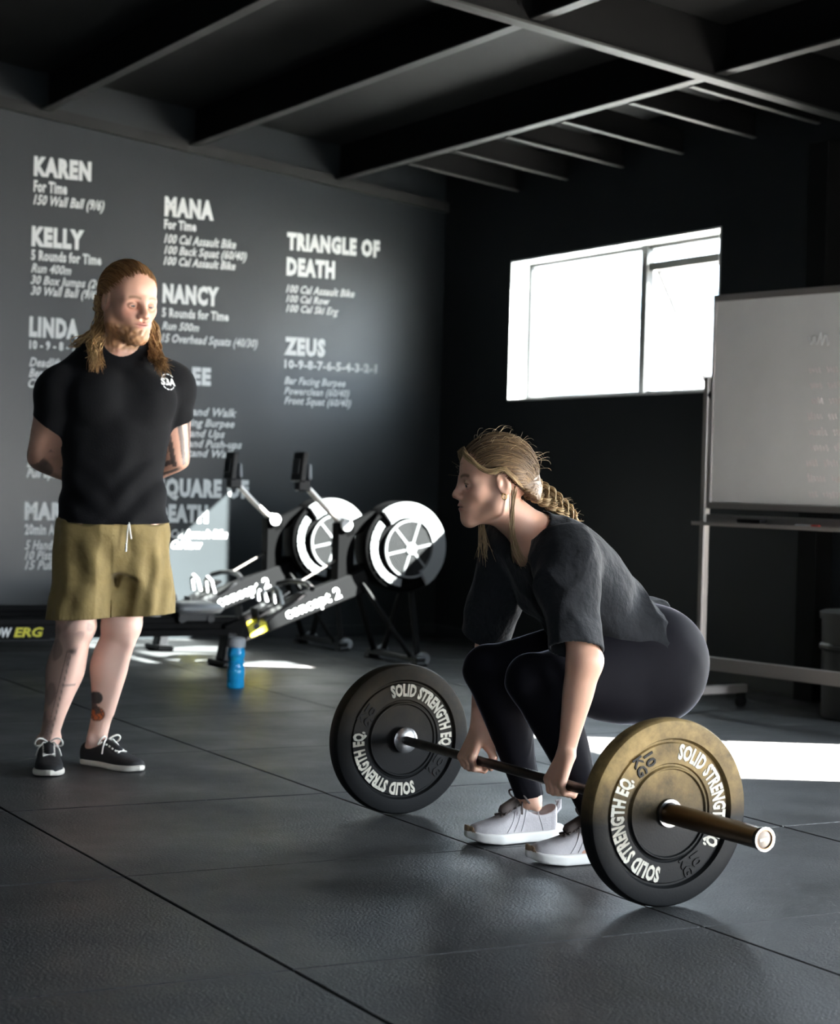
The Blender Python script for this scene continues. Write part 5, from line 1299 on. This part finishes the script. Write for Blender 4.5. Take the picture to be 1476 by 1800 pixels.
F = Field(sx, sy, sz); m_tee(F, 0., 0.); F2 = F.like(); m_tee(F2, -.007, .06); F.displace(m_fold, .04); F2.displace(m_fold, .04); F.V = np.maximum(F.V, -F2.V); F.plane((0, 0, .832), (0, .05, -1), .002)
F.cap(TO+V3(.016, -.085, 1.455), TO+V3(.010, .03, 1.50), .068, .075, .004, mode='s')
tee = mmesh(F, 't_shirt', M['tee_m'], None, 1)
# chest badge printed on the shirt: three letters in a broken ring
import mathutils
from mathutils.bvhtree import BVHTree
def drape(me_obj, origin, dirn, xdir, parts, lift=.0012):
    """lay flat shapes onto a surface: parts are (co Nx3 in badge plane, mesh)"""
    me = me_obj.data; tree = BVHTree.FromPolygons([v.co for v in me.vertices], [p.vertices[:] for p in me.polygons])
    d = Vector(dirn); x = Vector(xdir); x = (x-d*x.dot(d)).normalized(); y = d.cross(x)*-1; out = []
    if y.z < 0: y = -y
    for co, m in parts:
        q = []
        for c in co:
            p = Vector(origin)+x*c[0]+y*c[1]; h = tree.ray_cast(p-d*.25, d, .6); q.append((h[0]-d*lift)[:] if h[0] else p[:])
        out.append((np.array(q), m))
    return out
me, co = text_mesh('SBA', .05, 0, .0); b0, b1 = cap_height(.05); k = .025/(b1-b0); cx = (co[:, 0].max()+co[:, 0].min())/2
parts = [(np.stack([(co[:, 0]-cx)*k*1.05, (co[:, 1]-(b0+b1)/2)*k, co[:, 2]*0], -1), me)]
bm = bmesh.new()
for a0, a1 in ((40, 62), (70, 92), (100, 122), (128, 145), (215, 240), (247, 270), (277, 300), (305, 325)):
    n_ = 4; o_ = [(.0285*math.cos(math.radians(a0+(a1-a0)*q/n_)), .0285*math.sin(math.radians(a0+(a1-a0)*q/n_))) for q in range(n_+1)]; i_ = [(x*.88, y*.88) for x, y in o_]
    bm.faces.new([bm.verts.new((x, y, 0)) for x, y in o_+i_[::-1]])
rm = bpy.data.meshes.new('ring'); bm.to_mesh(rm); bm.free(); rc = np.array([v.co[:] for v in rm.vertices])
bd_ = drape(tee, (.262, .0, 1.308), (-.15, 1, 0), (1, .1, .0), parts+[(rc, rm)])
bo = join_np(bd_, 'chest_badge', M['white_print'], tee); bo['label'] = 'small white round chest badge reading SBA'

# shorts
def m_shorts(F, g, ext):
    F.loft(TO, (0, 0, 1), TX, [(.66, 0, 0, .180, .120), (.76, 0, 0, .186, .132), (.81, 0, -.002, .184, .130), (.872, 0, -.002, .168, .118)], .0, g=g, ext=ext, ek=.01, ext0=g*16)
    for s in (-1, 1):
        a = TO+TX*s*.088+V3(0, 0, .78); b = V3(-.010, .020, .50) if s < 0 else V3(.200, .066, .485)
        d = b-a; L = np.linalg.norm(d)
        F.loft(a, nrm(d+V3(s*.03, 0, 0)*0), TX, [(-.04, 0, 0, .094, .122), (.08, 0, 0, .100, .124), (.18, 0, 0, .106, .122), (L-.03, 0, 0, .110, .120), (L+.05, 0, 0, .110, .120)], .035, g=g, ext=ext, ek=.003, ext0=g)
def s_fold(P):
    z = P[:, 2]; x = P[:, 0]; ang = np.arctan2(P[:, 1]-.04, x-np.where(x < .095, -.01, .20))
    r = .0055*np.sin(ang*8+1.2*np.sin(z*16)+x*20)*sstep(.86, .70, z)
    r += .005*np.sin((x*1.1+z*.8)*48+2.2*wob(P, 81, 8))*sstep(.5, .62, z)*sstep(.88, .78, z)
    r += .0030*np.sin(x*150+2*wob(P, 82, 20))*sstep(.83, .87, z)+.0014*np.sin(ang*60)*sstep(.535, .505, z)
    def crease(e1, seed, fr, squash=.7):
        e1 = nrm(e1); Q = P-squash*(P@e1)[:, None]*e1; v = wob(Q, seed, fr, 6); return .55-np.abs(v)*1.5
    r *= .55
    r += .0068*crease((.12, 0, 1), 85, 46, .78)+.0045*crease((.7, 0, .7), 86, 34, .6)*sstep(.62, .80, z)
    return r+.0025*wob(P, 83, 30)
F = Field(axes([(-.20, .37, .0036)]), axes([(-.20, .24, .0036)]), axes([(.42, .90, .0036)])); m_shorts(F, 0., 0.); F2 = F.like(); m_shorts(F2, -.007, .05); F.displace(s_fold, .04); F2.displace(s_fold, .04); F.V = np.maximum(F.V, -F2.V); F.plane((0, 0, .508), (.06, 0, -1), .002)
sh = mmesh(F, 'shorts', M['khaki'], None, 1)
dc_ = TO-TY*.150+TX*.012
bm = bmesh.new()
for k_, (dx, l) in enumerate(((-.004, .075), (.006, .055))):
    tube(bm, [(dc_.x if hasattr(dc_, 'x') else dc_[0]+dx*.2, dc_[1], .835), (dc_[0]+dx, dc_[1]-.006, .80), (dc_[0]+dx*1.6, dc_[1]-.004, .835-l)], .0028, 6)
ds = obj('drawstring', bm, M['lace_white'], sh, True)
bm = bmesh.new(); tube(bm, [(dc_[0]-.0064, dc_[1]-.004, .765), (dc_[0]-.0070, dc_[1]-.004, .738)], .0042, 8); obj('cord_tip', bm, M['chrome'], ds, True)

# shoes
for s in (-1, 1):
    t_ = V3(math.cos(m_yaw[s]), math.sin(m_yaw[s]), 0); shoe('canvas_shoe', man, V3(m_ank[s][0], m_ank[s][1], 0)-t_*.068, m_yaw[s], .292, .104, .098, 'canvas', Z3)

# hair: swept back cap, tied on top, long wavy locks to the shoulders
A2, o2, s2 = MH['A'], MH['o'], MH['sc']
def h2m(p): return o2+s2*(np.asarray(p, float)@A2)
F = Field(*axes_box((o2[0]-.16, o2[0]+.16), (o2[1]-.17, o2[1]+.15), (o2[2]-.16, o2[2]+.16), .003)); F.frame(**MH)
F.ell((-.015, 0, .020), (.106, .084, .097), .0); F.ell((-.070, 0, -.050), (.046, .058, .06), .04)
F.plane((.060, 0, .074), (.60, 0, -.80), .012)
for s in (-1, 1): F.ell((.036, s*.086, -.030), (.054, .040, .058), .006, mode='s')
F.frame()
def hcol_m(P):
    L = (P-o2)@A2.T/s2; ang = np.arctan2(L[:, 1], L[:, 2]+.02); w = (.5+.5*np.sin(ang*42+2*np.sin(L[:, 0]*40)))*.6+.4*(.5+.5*wob(P, 92, 150)); return np.array([.12, .052, .020])*(1-w[:, None])+np.array([.29, .15, .06])*w[:, None]
def hrel_m(P):
    L = (P-o2)@A2.T/s2; ang = np.arctan2(L[:, 1], L[:, 2]+.02); return .0018*np.sin(ang*60+8*L[:, 0]/.1)+.0014*wob(P, 93, 80)
F.displace(hrel_m, .02); hair2 = mmesh(F, 'hair', M['hair_m'], hcol_m, 1)
rg = np.random.default_rng(15); lines = []; rad = []; cols = []
def push2(p, g):
    c = V3(-.015, 0, .020); r = V3(.106, .084, .097)+g; q = (p-c)/r; return c+q/np.linalg.norm(q, axis=-1, keepdims=True)*r
hl2 = np.array([(.072, .0, .086), (.072, .030, .078), (.058, .058, .060), (.038, .074, .034), (.016, .084, .010), (-.012, .090, .012)])
for i in range(480):
    s = -1 if rg.random() < .5 else 1; u = rg.random()*(len(hl2)-1); k = min(int(u), len(hl2)-2); st = (hl2[k]+(hl2[k+1]-hl2[k])*(u-k))*V3(1, s, 1)+rg.normal(size=3)*.003; st[0] -= rg.random()**2*.10
    y0 = st[1]; e = V3(-.110+rg.normal()*.008, y0*.35+rg.normal()*.008, -.015-.05*rg.random()); mid = V3(-.030-.02*rg.random(), y0*1.05, .125-.10*(u/5)**1.2)
    t = np.linspace(0, 1, N)[:, None]; p = push2((1-t)**2*st+2*t*(1-t)*mid+t*t*e, .0012+.004*rg.random())
    lines.append(h2m(p)); rad.append(np.interp(np.linspace(0, 1, N), [0, .1, .8, 1], [.0005, .0014, .0014, .0006])*(.7+.7*rg.random())); w = rg.random(); cols.append(np.array([.14, .062, .024])*(1-w)+np.array([.36, .195, .08])*w)
N2 = 30; t2 = np.linspace(0, 1, N2)[:, None]
for s, cnt in ((1, 190), (-1, 230)):                       # +1: his left (right in the picture)
    for i in range(cnt):
        r_ = rg.normal(size=3)
        p0 = h2m(V3(-.060-.03*rg.random(), s*(.068+.008*rg.random()), -.005-.05*rg.random()))
        if s > 0: ends = [V3(.205, .075, 1.50), V3(.215, .040, 1.435), V3(.226, -.030, 1.385), V3(.246+.012*r_[0], -.085+.012*r_[1], 1.352+.016*r_[2])]
        else: ends = [V3(.044, .050, 1.525), V3(.030, .010, 1.465), V3(.020, -.055, 1.418), V3(.026+.014*r_[0], -.098+.008*r_[1], 1.352+.022*r_[2])]
        if s < 0 and i % 3 == 0: ends[1] = V3(.020, .035, 1.475); ends[2] = V3(-.006+.015*r_[0], .02, 1.44); ends[3] = V3(-.030+.02*r_[0], .01, 1.412)
        pts = np.array([p0]+[e_+rg.normal(size=3)*V3(.010, .010, .006) for e_ in ends[:-1]]+[ends[-1]]); c = spline(pts, N2)
        ph = rg.integers(0, 3)*2.1+rg.normal()*.35; am = (.0085*t2*(1-.2*t2)); c = c+np.concatenate([np.sin(t2*17+ph)*am, np.cos(t2*17+ph)*am*1.1, 0*t2], 1)
        lines_ = c; k_ = np.interp(np.linspace(0, 1, N2), [0, .1, .8, 1], [.0009, .0021, .0019, .0005])
        w = rg.random(); long_l = (lines_, k_, np.array([.17, .082, .032])*(1-w)+np.array([.50, .32, .145])*w)
        lines.append(long_l[0][np.linspace(0, N2-1, N2).astype(int)]); rad.append(k_); cols.append(long_l[2])
# equalise the number of points per lock
def resamp(l, n): x = np.linspace(0, 1, len(l)); y = np.linspace(0, 1, n); return np.stack([np.interp(y, x, l[:, c]) for c in range(3)], -1)
lines = [l if len(l) == N2 else resamp(l, N2) for l in lines]; rad = [r_ if len(r_) == N2 else np.interp(np.linspace(0, 1, N2), np.linspace(0, 1, len(r_)), r_) for r_ in rad]
strands('hair_locks', lines, rad, cols, M['hair_m'], hair2)
